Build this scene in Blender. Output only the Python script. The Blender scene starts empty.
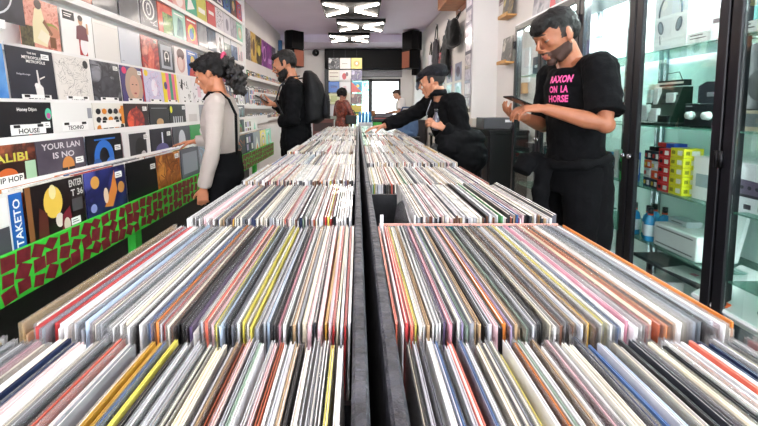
import bpy, math, random
from mathutils import Vector, Matrix, noise
R = math.radians
PI = math.pi
scene = bpy.context.scene
C = scene.collection
rng = random.Random(7)

# ------------------------------------------------------------------ camera
cam_d = bpy.data.cameras.new('camera')
cam = bpy.data.objects.new('camera', cam_d)
C.objects.link(cam)
cam_d.sensor_width = 36
cam_d.lens = 380 * 36 / 758
cam_d.shift_x = 22 / 758
cam_d.shift_y = -76.5 / 758
cam_d.clip_start = 0.02
cam.location = (0, 0, 1.27)
cam.rotation_euler = (PI / 2 - math.atan(.0776), 0, 0)
scene.camera = cam
scene.view_settings.view_transform = 'Standard'
scene.view_settings.look = 'None'
scene.view_settings.gamma = 1
scene.view_settings.use_curve_mapping = False
scene.view_settings.exposure = 0.0
scene.cycles.max_bounces = 8
scene.cycles.diffuse_bounces = 6
scene.cycles.transparent_max_bounces = 24

# ------------------------------------------------------------------ materials
def lin(h):
    h = h.lstrip('#')
    out = []
    for i in (0, 2, 4):
        c = int(h[i:i+2], 16) / 255
        out.append(c / 12.92 if c <= .04045 else ((c + .055) / 1.055) ** 2.4)
    return (*out, 1)
_m = {}
def _new(key):
    m = bpy.data.materials.new(key[:60]); m.use_nodes = True
    nt = m.node_tree
    return m, nt, nt.nodes['Principled BSDF']
def mat(col, rough=.5, metal=0, coat=0, bump=0, bscale=60, var=0, vscale=8, sheen=0, spec=.5):
    """principled surface with optional procedural bump and colour variation"""
    key = f'{col}_{rough}_{metal}_{coat}_{bump}_{bscale}_{var}_{vscale}_{sheen}_{spec}'
    if key in _m: return _m[key]
    m, nt, b = _new(key)
    b.inputs['Base Color'].default_value = lin(col)
    b.inputs['Roughness'].default_value = rough
    b.inputs['Metallic'].default_value = metal
    b.inputs['Coat Weight'].default_value = coat
    b.inputs['Coat Roughness'].default_value = .15
    b.inputs['Specular IOR Level'].default_value = spec
    if sheen: b.inputs['Sheen Weight'].default_value = sheen
    if bump or var:
        tc = nt.nodes.new('ShaderNodeTexCoord')
    if bump:
        n = nt.nodes.new('ShaderNodeTexNoise'); n.inputs['Scale'].default_value = bscale; n.inputs['Detail'].default_value = 4
        bp = nt.nodes.new('ShaderNodeBump'); bp.inputs['Strength'].default_value = bump; bp.inputs['Distance'].default_value = .01
        nt.links.new(tc.outputs['Object'], n.inputs['Vector'])
        nt.links.new(n.outputs['Fac'], bp.inputs['Height']); nt.links.new(bp.outputs['Normal'], b.inputs['Normal'])
    if var:
        n = nt.nodes.new('ShaderNodeTexNoise'); n.inputs['Scale'].default_value = vscale; n.inputs['Detail'].default_value = 5
        r = nt.nodes.new('ShaderNodeValToRGB')
        c = lin(col)
        r.color_ramp.elements[0].color = (*[x * (1 - var) for x in c[:3]], 1); r.color_ramp.elements[0].position = .35
        r.color_ramp.elements[1].color = (*[min(1, x * (1 + var * .6) + .02 * var) for x in c[:3]], 1); r.color_ramp.elements[1].position = .65
        nt.links.new(tc.outputs['Object'], n.inputs['Vector'])
        nt.links.new(n.outputs['Fac'], r.inputs['Fac']); nt.links.new(r.outputs['Color'], b.inputs['Base Color'])
    _m[key] = m
    return m
def printed(c1, c2, c3=None, scale=9, kind='noise', rough=.35):
    """a printed picture surface: noise or wave between two or three inks"""
    key = f'print_{c1}_{c2}_{c3}_{scale}_{kind}'
    if key in _m: return _m[key]
    m, nt, b = _new(key)
    b.inputs['Roughness'].default_value = rough; b.inputs['Coat Weight'].default_value = .3; b.inputs['Coat Roughness'].default_value = .1
    tc = nt.nodes.new('ShaderNodeTexCoord')
    if kind == 'noise':
        n = nt.nodes.new('ShaderNodeTexNoise'); n.inputs['Scale'].default_value = scale; n.inputs['Detail'].default_value = 6; n.inputs['Distortion'].default_value = .6; o = n.outputs['Fac']
    elif kind == 'cell':
        n = nt.nodes.new('ShaderNodeTexVoronoi'); n.inputs['Scale'].default_value = scale * 2; o = n.outputs['Distance']
    else:
        n = nt.nodes.new('ShaderNodeTexWave'); n.inputs['Scale'].default_value = scale; n.inputs['Distortion'].default_value = 4; o = n.outputs['Fac']
    r = nt.nodes.new('ShaderNodeValToRGB')
    r.color_ramp.elements[0].color = lin(c1); r.color_ramp.elements[0].position = .36
    r.color_ramp.elements[1].color = lin(c2); r.color_ramp.elements[1].position = .64
    if c3:
        e = r.color_ramp.elements.new(.5); e.color = lin(c3)
    nt.links.new(tc.outputs['Object'], n.inputs['Vector'])
    nt.links.new(o, r.inputs['Fac']); nt.links.new(r.outputs['Color'], b.inputs['Base Color'])
    _m[key] = m
    return m
def emit(col, s):
    key = f'emit_{col}_{s}'
    if key in _m: return _m[key]
    m, nt, b = _new(key)
    b.inputs['Emission Color'].default_value = lin(col); b.inputs['Emission Strength'].default_value = s
    b.inputs['Base Color'].default_value = lin(col)
    _m[key] = m
    return m
def glass(tint='#e8f4f0', refl=.5, op=.0, rough=.02, dcol='#ffffff'):
    key = f'glass_{tint}_{refl}_{op}_{rough}_{dcol}'
    if key in _m: return _m[key]
    m, nt, b = _new(key)
    nt.nodes.remove(b)
    out = nt.nodes['Material Output']
    t = nt.nodes.new('ShaderNodeBsdfTransparent'); t.inputs['Color'].default_value = lin(tint)
    g = nt.nodes.new('ShaderNodeBsdfGlossy'); g.inputs['Roughness'].default_value = rough
    f = nt.nodes.new('ShaderNodeFresnel'); f.inputs['IOR'].default_value = 1.45
    mu = nt.nodes.new('ShaderNodeMath'); mu.operation = 'MULTIPLY'; mu.inputs[1].default_value = refl
    mx = nt.nodes.new('ShaderNodeMixShader')
    nt.links.new(f.outputs[0], mu.inputs[0]); nt.links.new(mu.outputs[0], mx.inputs[0])
    nt.links.new(t.outputs[0], mx.inputs[1]); nt.links.new(g.outputs[0], mx.inputs[2])
    last = mx
    if op:
        d = nt.nodes.new('ShaderNodeBsdfDiffuse'); d.inputs['Color'].default_value = lin(dcol)
        m2 = nt.nodes.new('ShaderNodeMixShader'); m2.inputs[0].default_value = op
        nt.links.new(mx.outputs[0], m2.inputs[1]); nt.links.new(d.outputs[0], m2.inputs[2]); last = m2
    nt.links.new(last.outputs[0], out.inputs['Surface'])
    _m[key] = m
    return m
def streaked(col):
    """worn card sleeve colour streaked along its length"""
    key = 'streak_' + col
    if key in _m: return _m[key]
    m, nt, b = _new(key)
    b.inputs['Roughness'].default_value = .38; b.inputs['Coat Weight'].default_value = .35; b.inputs['Coat Roughness'].default_value = .12
    tc = nt.nodes.new('ShaderNodeTexCoord'); mp = nt.nodes.new('ShaderNodeMapping'); mp.inputs['Scale'].default_value = (60, 5, 14)
    oi = nt.nodes.new('ShaderNodeObjectInfo'); ad = nt.nodes.new('ShaderNodeVectorMath'); ad.operation = 'ADD'
    n = nt.nodes.new('ShaderNodeTexNoise'); n.inputs['Scale'].default_value = 1; n.inputs['Detail'].default_value = 6; n.inputs['Roughness'].default_value = .7
    r = nt.nodes.new('ShaderNodeValToRGB')
    c = lin(col)
    k = sum(c[:3]) / 3
    r.color_ramp.elements[0].color = (*[x * .6 for x in c[:3]], 1); r.color_ramp.elements[0].position = .3
    r.color_ramp.elements[1].color = (*[min(1, x * 1.25 + .05) for x in c[:3]], 1); r.color_ramp.elements[1].position = .68
    e = r.color_ramp.elements.new(.48); e.color = c
    nt.links.new(tc.outputs['Object'], mp.inputs['Vector']); nt.links.new(mp.outputs[0], ad.inputs[0])
    mul = nt.nodes.new('ShaderNodeVectorMath'); mul.operation = 'SCALE'; mul.inputs['Scale'].default_value = 37
    cb = nt.nodes.new('ShaderNodeCombineXYZ')
    for i in range(3): nt.links.new(oi.outputs['Random'], cb.inputs[i])
    nt.links.new(cb.outputs[0], mul.inputs[0]); nt.links.new(mul.outputs[0], ad.inputs[1])
    nt.links.new(ad.outputs[0], n.inputs['Vector']); nt.links.new(n.outputs['Fac'], r.inputs['Fac'])
    nt.links.new(r.outputs['Color'], b.inputs['Base Color'])
    _m[key] = m
    return m
def attr_mat():
    if 'attr' in _m: return _m['attr']
    m, nt, b = _new('many_sleeves')
    b.inputs['Roughness'].default_value = .38; b.inputs['Coat Weight'].default_value = .35
    a = nt.nodes.new('ShaderNodeAttribute'); a.attribute_name = 'Col'
    tc = nt.nodes.new('ShaderNodeTexCoord'); n = nt.nodes.new('ShaderNodeTexNoise'); n.inputs['Scale'].default_value = 35; n.inputs['Detail'].default_value = 5
    r = nt.nodes.new('ShaderNodeMapRange'); r.inputs['From Min'].default_value = .3; r.inputs['From Max'].default_value = .7; r.inputs['To Min'].default_value = .6; r.inputs['To Max'].default_value = 1.2
    mx = nt.nodes.new('ShaderNodeVectorMath'); mx.operation = 'SCALE'
    nt.links.new(tc.outputs['Object'], n.inputs['Vector']); nt.links.new(n.outputs['Fac'], r.inputs['Value'])
    nt.links.new(a.outputs['Color'], mx.inputs[0]); nt.links.new(r.outputs[0], mx.inputs['Scale'])
    nt.links.new(mx.outputs[0], b.inputs['Base Color'])
    _m['attr'] = m
    return m

# ------------------------------------------------------------------ mesh builder
_txt = {}
def text_data(s, bold=.0):
    k = (s, bold)
    if k in _txt: return _txt[k]
    cu = bpy.data.curves.new('text', 'FONT'); cu.body = s; cu.size = 1; cu.resolution_u = 2; cu.offset = bold
    o = bpy.data.objects.new('text', cu)
    me = bpy.data.meshes.new_from_object(o)
    d = ([tuple(v.co) for v in me.vertices], [tuple(p.vertices) for p in me.polygons])
    bpy.data.objects.remove(o); bpy.data.curves.remove(cu); bpy.data.meshes.remove(me)
    xs = [v[0] for v in d[0]] or [0, 1]; ys = [v[1] for v in d[0]] or [0, 1]
    d = (d[0], d[1], min(xs), max(xs), min(ys), max(ys))
    _txt[k] = d
    return d
class MB:
    def __init__(s):
        s.v, s.f, s.mi, s.sm, s.mats = [], [], [], [], []
        s.M = Matrix.Identity(4)
    def slot(s, m):
        if m is None: return 0
        if m not in s.mats: s.mats.append(m)
        return s.mats.index(m)
    def add(s, vs, fs, m=None, smooth=False):
        b = len(s.v); k = s.slot(m); M = s.M
        s.v += [tuple(M @ Vector(v)) for v in vs]
        s.f += [tuple(b + i for i in f) for f in fs]
        s.mi += [k] * len(fs); s.sm += [smooth] * len(fs)
        return s
    def box(s, x0, x1, y0, y1, z0, z1, m=None):
        x0, x1 = sorted((x0, x1)); y0, y1 = sorted((y0, y1)); z0, z1 = sorted((z0, z1))
        return s.add([(x0,y0,z0),(x1,y0,z0),(x1,y1,z0),(x0,y1,z0),(x0,y0,z1),(x1,y0,z1),(x1,y1,z1),(x0,y1,z1)],
                     [(0,3,2,1),(4,5,6,7),(0,1,5,4),(1,2,6,5),(2,3,7,6),(3,0,4,7)], m)
    def bbox(s, x0, x1, y0, y1, z0, z1, m=None, c=.005):
        """box with chamfered edges"""
        pts = []
        cx, cy, cz = (x0+x1)/2, (y0+y1)/2, (z0+z1)/2
        import itertools
        vs = []; idx = {}
        for sx, sy, sz in itertools.product((-1, 1), repeat=3):
            X = x1 if sx > 0 else x0; Y = y1 if sy > 0 else y0; Z = z1 if sz > 0 else z0
            idx[(sx,sy,sz,0)] = len(vs); vs.append((X, Y - sy*c, Z - sz*c))
            idx[(sx,sy,sz,1)] = len(vs); vs.append((X - sx*c, Y, Z - sz*c))
            idx[(sx,sy,sz,2)] = len(vs); vs.append((X - sx*c, Y - sy*c, Z))
        fs = []
        I = lambda a, b, d, k: idx[(a,b,d,k)]
        for q in (-1, 1):
            f = [I(q,-1,-1,0), I(q,1,-1,0), I(q,1,1,0), I(q,-1,1,0)]; fs.append(f if q > 0 else f[::-1])
            f = [I(-1,q,-1,1), I(1,q,-1,1), I(1,q,1,1), I(-1,q,1,1)]; fs.append(f[::-1] if q > 0 else f)
            f = [I(-1,-1,q,2), I(1,-1,q,2), I(1,1,q,2), I(-1,1,q,2)]; fs.append(f if q > 0 else f[::-1])
        for a in (-1, 1):
            for b in (-1, 1):
                f = [I(a,b,-1,0), I(a,b,-1,1), I(a,b,1,1), I(a,b,1,0)]; fs.append(f if a*b > 0 else f[::-1])
                f = [I(a,-1,b,0), I(a,1,b,0), I(a,1,b,2), I(a,-1,b,2)]; fs.append(f if a*b > 0 else f[::-1])
                f = [I(-1,a,b,1), I(1,a,b,1), I(1,a,b,2), I(-1,a,b,2)]; fs.append(f[::-1] if a*b > 0 else f)
                for d in (-1, 1):
                    f = [I(a,b,d,0), I(a,b,d,1), I(a,b,d,2)]; fs.append(f if a*b*d > 0 else f[::-1])
        return s.add(vs, fs, m)
    def loft(s, rings, m=None, n=16, smooth=True, cap=True):
        vs, fs = [], []
        for c, a, b in rings:
            c, a, b = Vector(c), Vector(a), Vector(b)
            for i in range(n):
                t = 2 * PI * i / n
                vs.append(c + a * math.cos(t) + b * math.sin(t))
        for k in range(len(rings) - 1):
            for i in range(n):
                j = (i + 1) % n
                fs.append((k*n+i, k*n+j, (k+1)*n+j, (k+1)*n+i))
        if cap:
            fs.append(tuple(range(n))[::-1]); fs.append(tuple((len(rings)-1)*n + i for i in range(n)))
        return s.add(vs, fs, m, smooth)
    def tube(s, pts, rad, m=None, n=12, smooth=True, flat=1.0, up=(0, 0, 1), cap=True):
        pts = [Vector(p) for p in pts]
        if not isinstance(rad, (list, tuple)): rad = [rad] * len(pts)
        rings = []; a = None
        for i, p in enumerate(pts):
            d = (pts[min(i+1, len(pts)-1)] - pts[max(i-1, 0)]).normalized()
            if a is None:
                a = Vector(up).cross(d)
                if a.length < .1: a = Vector((1, 0, 0)).cross(d)
                if a.length < .1: a = Vector((0, 1, 0)).cross(d)
            a = (a - d * a.dot(d)).normalized(); b = d.cross(a)
            rings.append((p, a * rad[i], b * rad[i] * flat))
        return s.loft(rings, m, n, smooth, cap)
    def ell(s, c, r, m=None, n=14, rot=None, smooth=True):
        if not isinstance(r, (list, tuple)): r = (r, r, r)
        vs, fs = [], []
        k = max(6, n * 2 // 3)
        c = Vector(c)
        for j in range(1, k):
            ph = PI * j / k
            for i in range(n):
                t = 2 * PI * i / n
                vs.append(Vector((r[0]*math.sin(ph)*math.cos(t), r[1]*math.sin(ph)*math.sin(t), r[2]*math.cos(ph))))
        vs.append(Vector((0, 0, r[2]))); vs.append(Vector((0, 0, -r[2])))
        T, B = len(vs) - 2, len(vs) - 1
        for j in range(k - 2):
            for i in range(n):
                q = (i + 1) % n
                fs.append((j*n+i, (j+1)*n+i, (j+1)*n+q, j*n+q))
        for i in range(n):
            q = (i + 1) % n
            fs.append((T, i, q)); fs.append((B, (k-2)*n+q, (k-2)*n+i))
        if rot: vs = [rot @ v for v in vs]
        return s.add([v + c for v in vs], fs, m, smooth)
    def prism(s, poly, z0, z1, m=None, plane='xy'):
        n = len(poly)
        def P(p, z):
            return {'xy': (p[0], p[1], z), 'xz': (p[0], z, p[1]), 'yz': (z, p[0], p[1])}[plane]
        vs = [P(p, z0) for p in poly] + [P(p, z1) for p in poly]
        fs = [tuple(range(n))[::-1], tuple(range(n, 2*n))] + [(i, (i+1) % n, n + (i+1) % n, n + i) for i in range(n)]
        return s.add(vs, fs, m)
    def text(s, st, x, y, z, h, m, w=None, M=None, bold=.02):
        """text in local xz plane facing -y, x,z is its lower left corner, h cap height, w optional width"""
        vs, fs, x0, x1, y0, y1 = text_data(st, bold)
        k = h / max(1e-6, (y1 - y0)); kx = (w / (x1 - x0)) if w else k
        out = [Vector((x + (a[0]-x0)*kx, y, z + (a[1]-y0)*k)) for a in vs]
        if M: out = [M @ v for v in out]
        return s.add(out, fs, m)
    def build(s, name, m=None, parent=None, loc=None, rz=None):
        me = bpy.data.meshes.new(name)
        me.from_pydata(s.v, [], s.f)
        if m is not None and not s.mats: me.materials.append(m)
        for q in s.mats: me.materials.append(q)
        me.polygons.foreach_set('material_index', s.mi)
        me.polygons.foreach_set('use_smooth', s.sm)
        me.update()
        return link(name, me, parent, loc, rz)
def link(name, me, parent=None, loc=None, rz=None):
    o = bpy.data.objects.new(name, me); C.objects.link(o)
    if parent: o.parent = parent
    if loc is not None: o.location = loc
    if rz is not None: o.rotation_euler = (0, 0, rz)
    return o
def tag(o, label=None, cat=None, group=None, kind=None):
    if label: o['label'] = label
    if cat: o['category'] = cat
    if group: o['group'] = group
    if kind: o['kind'] = kind
    return o
def thing(name, label, cat, loc=(0, 0, 0), rz=0, group=None):
    return tag(link(name, None, None, loc, rz), label, cat, group)
def struct(name, mb, m=None):
    return tag(mb.build(name, m), kind='structure')
def remeshed(mb, voxel, smooth=4, disp=0, dfreq=12, dseed=0, decim=None):
    """one continuous skin over everything in mb"""
    me = bpy.data.meshes.new('tmp'); me.from_pydata(mb.v, [], mb.f)
    o = bpy.data.objects.new('tmp', me); C.objects.link(o)
    md = o.modifiers.new('r', 'REMESH'); md.mode = 'VOXEL'; md.voxel_size = voxel; md.use_smooth_shade = True
    if smooth:
        ms = o.modifiers.new('s', 'SMOOTH'); ms.factor = .5; ms.iterations = smooth
    if decim:
        dd = o.modifiers.new('d', 'DECIMATE'); dd.ratio = decim
    dg = bpy.context.evaluated_depsgraph_get()
    out = bpy.data.meshes.new_from_object(o.evaluated_get(dg))
    bpy.data.objects.remove(o); bpy.data.meshes.remove(me)
    if disp:
        cos = []
        for v in out.vertices:
            p = v.co * dfreq + Vector((dseed, dseed * 1.7, 0))
            w = noise.noise(Vector((p.x, p.y, p.z * .55))) + .5 * noise.noise(p * 2.3)
            w = w - .6 * abs(noise.noise(p * 1.3 + Vector((9, 3, 1))))
            cos.append(v.co + v.normal * disp * w)
        for v, c in zip(out.vertices, cos): v.co = c
    for p in out.polygons: p.use_smooth = True
    out.materials.clear()
    return out
def blob(name, mb, m, parent, voxel=.006, smooth=4, disp=0, dfreq=12, dseed=0):
    me = remeshed(mb, voxel, smooth, disp, dfreq, dseed); me.name = name
    me.materials.append(m)
    return link(name, me, parent)
EXPO = 1.15
# ------------------------------------------------------------------ setting
WHITE = mat('#e9e6e4', .6, bump=.05, bscale=90, var=.03, vscale=3)
WARM = mat('#e4dfdc', .7, bump=.05, bscale=40, var=.03, vscale=2)
CEIL = mat('#f0e4f5', .8, bump=.04, bscale=20, var=.03, vscale=1.5)
BLACKP = mat('#0a0a0c', .45, bump=.1, bscale=50)
H = 3.25
struct('floor', MB().box(-2.2, 2.0, -3.1, 12.2, -.1, 0), mat('#9a938c', .45, bump=.1, bscale=6, var=.2, vscale=3))
struct('ceiling', MB().box(-2.2, 2.0, -3.1, 12.2, H, H + .1), CEIL)
struct('trim_1', MB().box(-2.1, 1.75, 10.6, 12.0, 3.04, H), CEIL)
struct('wall_left', MB().box(-2.2, -2.1, -3.1, 12.0, 0, H), WARM)
mb = MB()
mb.box(1.9, 2.0, -3.1, 5.5, 0, H)
mb.box(1.56, 2.0, 5.2, 5.56, 0, H)
mb.box(1.75, 2.0, 5.56, 12.0, 0, H)
struct('wall_right', mb, WARM)
mb = MB()   # back wall with the shop door and window openings
mb.box(-2.2, -.86, 12.0, 12.2, 0, H); mb.box(1.36, 2.0, 12.0, 12.2, 0, H)
mb.box(-.86, 1.36, 12.0, 12.2, 2.15, H); mb.box(-.86, -.2, 12.0, 12.2, 0, 2.15); mb.box(.42, 1.36, 12.0, 12.2, 0, .8)
struct('wall_back', mb, WARM)
mb = MB()   # unseen street front behind the camera: wide window opening added for frontal daylight
mb.box(-2.2, 2.0, -3.2, -3.0, 0, .5); mb.box(-2.2, 2.0, -3.2, -3.0, 2.9, H)
mb.box(-2.2, -1.9, -3.2, -3.0, .5, 2.9); mb.box(1.7, 2.0, -3.2, -3.0, .5, 2.9)
struct('wall_front', mb, WARM)
FR = mat('#17161b', .4)
mb = MB()
for x in (-1.9, -.7, .5, 1.66): mb.box(x, x + .05, -3.12, -3.04, .5, 2.9, FR)
mb.box(-1.9, 1.7, -3.12, -3.04, .5, .55, FR); mb.box(-1.9, 1.7, -3.12, -3.04, 2.85, 2.9, FR)
struct('window_1', mb)
# back door (left) and window (right)
mb = MB()
for x in (-.2, .36): mb.box(x, x + .06, 11.96, 12.02, 0, 2.15)
mb.box(-.2, .42, 11.96, 12.02, 2.08, 2.15); mb.box(-.2, .42, 11.96, 12.02, 0, .1)
d = struct('door_1', mb, FR)
MB().box(-.14, .36, 11.985, 11.992, .1, 2.08).build('glass_pane', glass('#e6fbf6', .5), d)
mb = MB()
for x in (.42, 1.30): mb.box(x, x + .06, 11.96, 12.02, .8, 2.15)
mb.box(.42, 1.36, 11.96, 12.02, 2.06, 2.15); mb.box(.42, 1.36, 11.96, 12.02, .8, .86)
d = struct('window_2', mb, FR)
MB().box(.48, 1.3, 11.985, 11.992, .86, 2.06).build('glass_pane', glass('#ffffff', .5), d)
# outside, seen through the door and window
struct('ground', MB().box(-6, 8, 12.2, 22, -.1, -.01), mat('#c9c7c2', .8, var=.1))
tag(MB().box(-6, 8, 20, 20.3, 0, 5.5, mat('#d9dedb', .8, var=.1)).build('building_facade'), 'pale building across the bright street beyond the back window', 'building')
t = thing('street_tree', 'leafy green tree outside the glass back door', 'tree', (-.1, 17.5, 0))
MB().tube([(0, 0, 0), (.03, 0, 1.0), (0, .02, 1.8)], [.09, .07, .05], n=8).build('trunk', mat('#6b5a48', .9), t)
mb = MB()
for i in range(150):
    a, b, r = rng.uniform(0, 2*PI), rng.uniform(-1, 1), .75 * rng.random() ** .4
    c = Vector((math.cos(a)*math.sqrt(1-b*b), math.sin(a)*math.sqrt(1-b*b), b)) * r + Vector((0, 0, 2.1))
    mb.ell(c, (.13, .13, .09), n=6, rot=Matrix.Rotation(rng.uniform(0, 3), 3, 'X'), smooth=False)
mb.build('foliage', mat('#8fc0a8', .7, var=.3, vscale=9), t)
# black beam above the door with the vent grille
bm = thing('shutter_box', 'long black shutter box across the back wall above the door', 'shutter box', (0, 0, 0))
MB().bbox(-.98, 1.42, 11.62, 11.98, 2.42, 3.02, mat('#0a0a0c', .6, bump=.1, bscale=5, spec=.2), .02).build('housing', None, bm)
MB().bbox(-.98, -.83, 11.62, 11.98, .0, 2.415, FR, .01).build('side_post', None, bm)
g = thing('vent_grille', 'pale slatted vent grille over the bright back window', 'grille', (0, 0, 0))
MB().box(.12, 1.4, 11.93, 11.99, 2.2, 2.4, mat('#2b2b30', .5)).build('backing', None, g)
mb = MB()
for i in range(40):
    x = .13 + i * .032
    mb.box(x, x + .014, 11.91, 11.928, 2.21, 2.39)
mb.build('slats', mat('#b7b5bb', .4), g)

# ceiling lamps: black plates with two V's of tubes
def lamp_proto():
    t = thing('ceiling_lamp', '', 'ceiling lamp')
    P = mat('#0e0d10', .85)
    mb = MB()
    mb.prism([(-.5, -.55), (.5, -.55), (.5, .55), (-.5, .55)], .0, .035, P)
    mb.box(-.5, .5, -.55, -.54, -.03, 0, P); mb.box(-.5, .5, .54, .55, -.03, 0, P)
    mb.box(-.5, -.49, -.55, .55, -.03, 0, P); mb.box(.49, .5, -.55, .55, -.03, 0, P)
    mb.build('plate', None, t)
    E1 = emit('#fff3e6', LAMP)
    for sx in (-1, 1):
        for sy in (-1, 1):
            a = Vector((sx * .46, sy * .40, -.025)); b = Vector((sx * .07, sy * .06, -.025))
            MB().tube([a, b], .016, n=8).build('tube', E1, t)
    for sx in (-1, 1):
        MB().tube([(sx * .3, 0, .035), (sx * .3, 0, H - 3.02)], .004, n=6).build('cable', P, t)
    return t
LAMP = 27
def children_of(o): return [c for c in bpy.data.objects if c.parent == o]
_kids = {}
def dup(root, loc=None, rot=None, label=None, group=None):
    if root.name not in _kids:
        ks = children_of(root); _kids[root.name] = [(k, children_of(k)) for k in ks]
    r = root.copy(); C.objects.link(r)
    if loc is not None: r.location = loc
    if rot is not None: r.rotation_euler = rot
    if label: r['label'] = label
    if group: r['group'] = group
    for ch, gs in _kids[root.name]:
        c = ch.copy(); C.objects.link(c); c.parent = r
        for g in gs:
            d = g.copy(); C.objects.link(d); d.parent = c
    return r
L0 = lamp_proto()
lamp_at = [(-.1, 6.95), (.08, 8.4), (-.19, 9.85), (0, 5.5), (0, 4.05), (0, 2.6), (0, 1.15), (0, -.3)]
lamp_lb = ['nearest of the three black ceiling lamps with V-shaped light tubes', 'middle black ceiling lamp with V-shaped light tubes, between two others',
           'farthest black ceiling lamp with V-shaped tubes, closest to the back wall'] + [f'black ceiling lamp with V-shaped tubes outside the picture, {q} towards the unseen street window' for q in ('first', 'second', 'third', 'fourth', 'last')]
for i, (x, y) in enumerate(lamp_at):
    o = L0 if i == 0 else dup(L0, label=lamp_lb[i])
    o.location = (x, y, 3.02); o['label'] = lamp_lb[i]; o['group'] = 'ceiling lamps in one row'

# loudspeakers high on the walls
def loudspeaker(loc, rz, side, label):
    t = thing('loudspeaker', label, 'loudspeaker', loc, rz)
    K = mat('#08080a', .7, bump=.2, bscale=80, spec=.15)
    MB().prism([(-.2, -.16), (.2, -.16), (.26, .0), (.16, .2), (-.16, .2), (-.26, 0)], .02, .48, K).build('upper_cabinet', None, t)
    o = MB().prism([(-.17, -.19), (.17, -.19), (.2, .1), (-.2, .1)], -.46, .0, K).build('lower_cabinet', None, t)
    MB().box(-.15, .15, -.2, -.191, -.44, -.03).build('grille', mat('#8a4a33', .6, bump=.5, bscale=200), o)
    MB().box(-.06, .06, .05, .2, -.62, -.46, K).build('wall_bracket', None, t)
    return t
loudspeaker((-1.66, 10.2, 2.78), R(48), 1, 'black loudspeaker with a rust brown grille high on the left wall')
loudspeaker((1.42, 10.0, 2.72), R(-60), 1, 'black loudspeaker with a rust brown grille high on the right wall')
t = thing('wall_pipe', 'blue vertical pipe on the left wall beside the loudspeaker', 'pipe', (-2.03, 10.2, 2.42))
MB().tube([(0, 0, 0), (0, 0, .6)], .055, n=12).build('tube', mat('#3f6d9a', .5), t)
MB().box(-.07, 0, -.03, .03, .28, .33, FR).build('clip', None, t)
t = thing('dome_camera', 'small black dome camera on the back wall left of the shutter box', 'security camera', (-1.27, 11.96, 2.93))
MB().tube([(0, 0, 0), (0, -.05, 0)], .05, FR, n=16).build('mount', None, t)
MB().ell((0, -.13, 0), .11, mat('#0c0c0e', .15)).build('dome', None, t)

# ------------------------------------------------------------------ printed covers
def K(c):
    return c if not isinstance(c, str) else mat(c, .35, coat=.3)
def cover_mesh(base, els, w=.31, h=.31, th=.005):
    """flat sleeve in local xz, facing -y; els are printed shapes in the unit square"""
    mb = MB(); mb.box(-w/2, w/2, 0, th, 0, h, K(base))
    k = 0
    for e in els:
        k += 1; y = -.00035 * k; q = K(e[-1])
        X = lambda a: -w/2 + a * w
        Z = lambda a: a * h
        if e[0] == 'r': mb.add([(X(e[1]), y, Z(e[2])), (X(e[3]), y, Z(e[2])), (X(e[3]), y, Z(e[4])), (X(e[1]), y, Z(e[4]))], [(0, 1, 2, 3)], q)
        elif e[0] == 'e':
            n = 22; mb.add([(X(e[1] + e[3]*math.cos(2*PI*i/n)), y, Z(e[2] + e[4]*math.sin(2*PI*i/n))) for i in range(n)], [tuple(range(n))], q)
        elif e[0] == 'o':   # ring
            n = 26; t_ = e[5]
            vs = [(X(e[1] + (e[3]-s*t_)*math.cos(2*PI*i/n)), y, Z(e[2] + (e[4]-s*t_)*math.sin(2*PI*i/n))) for s in (0, 1) for i in range(n)]
            mb.add(vs, [(i, (i+1) % n, n + (i+1) % n, n + i) for i in range(n)], q)
        elif e[0] == 'p': mb.add([(X(a), y, Z(b)) for a, b in e[1]], [tuple(range(len(e[1])))], q)
        elif e[0] == 't':   # text: x, y, cap height, width, string
            mb.text(e[5], X(e[1]), y, Z(e[2]), e[3]*h, q, w=e[4]*w if e[4] else None)
        elif e[0] == 'tv':  # vertical text reading upwards
            M = Matrix.Translation((X(e[1]), y, Z(e[2]))) @ Matrix.Rotation(R(-90), 4, 'Y')
            mb.text(e[5], 0, 0, 0, e[3]*h, q, w=e[4]*w, M=M)
        elif e[0] == 's':   # scattered strokes
            r_ = random.Random(e[5]); vs, fs = [], []
            for i in range(e[3]):
                a, b = r_.uniform(.06, .94), r_.uniform(.06, .94); L = r_.uniform(.3, 1) * e[4]; an = r_.uniform(0, PI); wd = e[1]
                dx, dz = math.cos(an)*L, math.sin(an)*L; nx, nz = -math.sin(an)*wd, math.cos(an)*wd
                P = [(a, b), (a+dx, b+dz), (a+dx+nx, b+dz+nz), (a+nx, b+nz)]
                if any(not .01 < p < .99 for q_ in P for p in q_): continue
                o_ = len(vs); vs += [(X(p[0]), y, Z(p[1])) for p in P]; fs.append((o_, o_+1, o_+2, o_+3))
            if fs: mb.add(vs, fs, q)
    return mb
STICK = MB().box(-.028, .028, -.0008, 0, -.016, .016, mat('#f2f1ee', .5)).box(-.022, .01, -.0012, -.0008, .004, .007, mat('#333333', .5)).box(-.022, .018, -.0012, -.0008, -.006, -.003, mat('#333333', .5))
_st = STICK.build('price_sticker'); ST_ME = _st.data; bpy.data.objects.remove(_st)
_wear = glass('#ffffff', .9, .0, .06)
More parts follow.
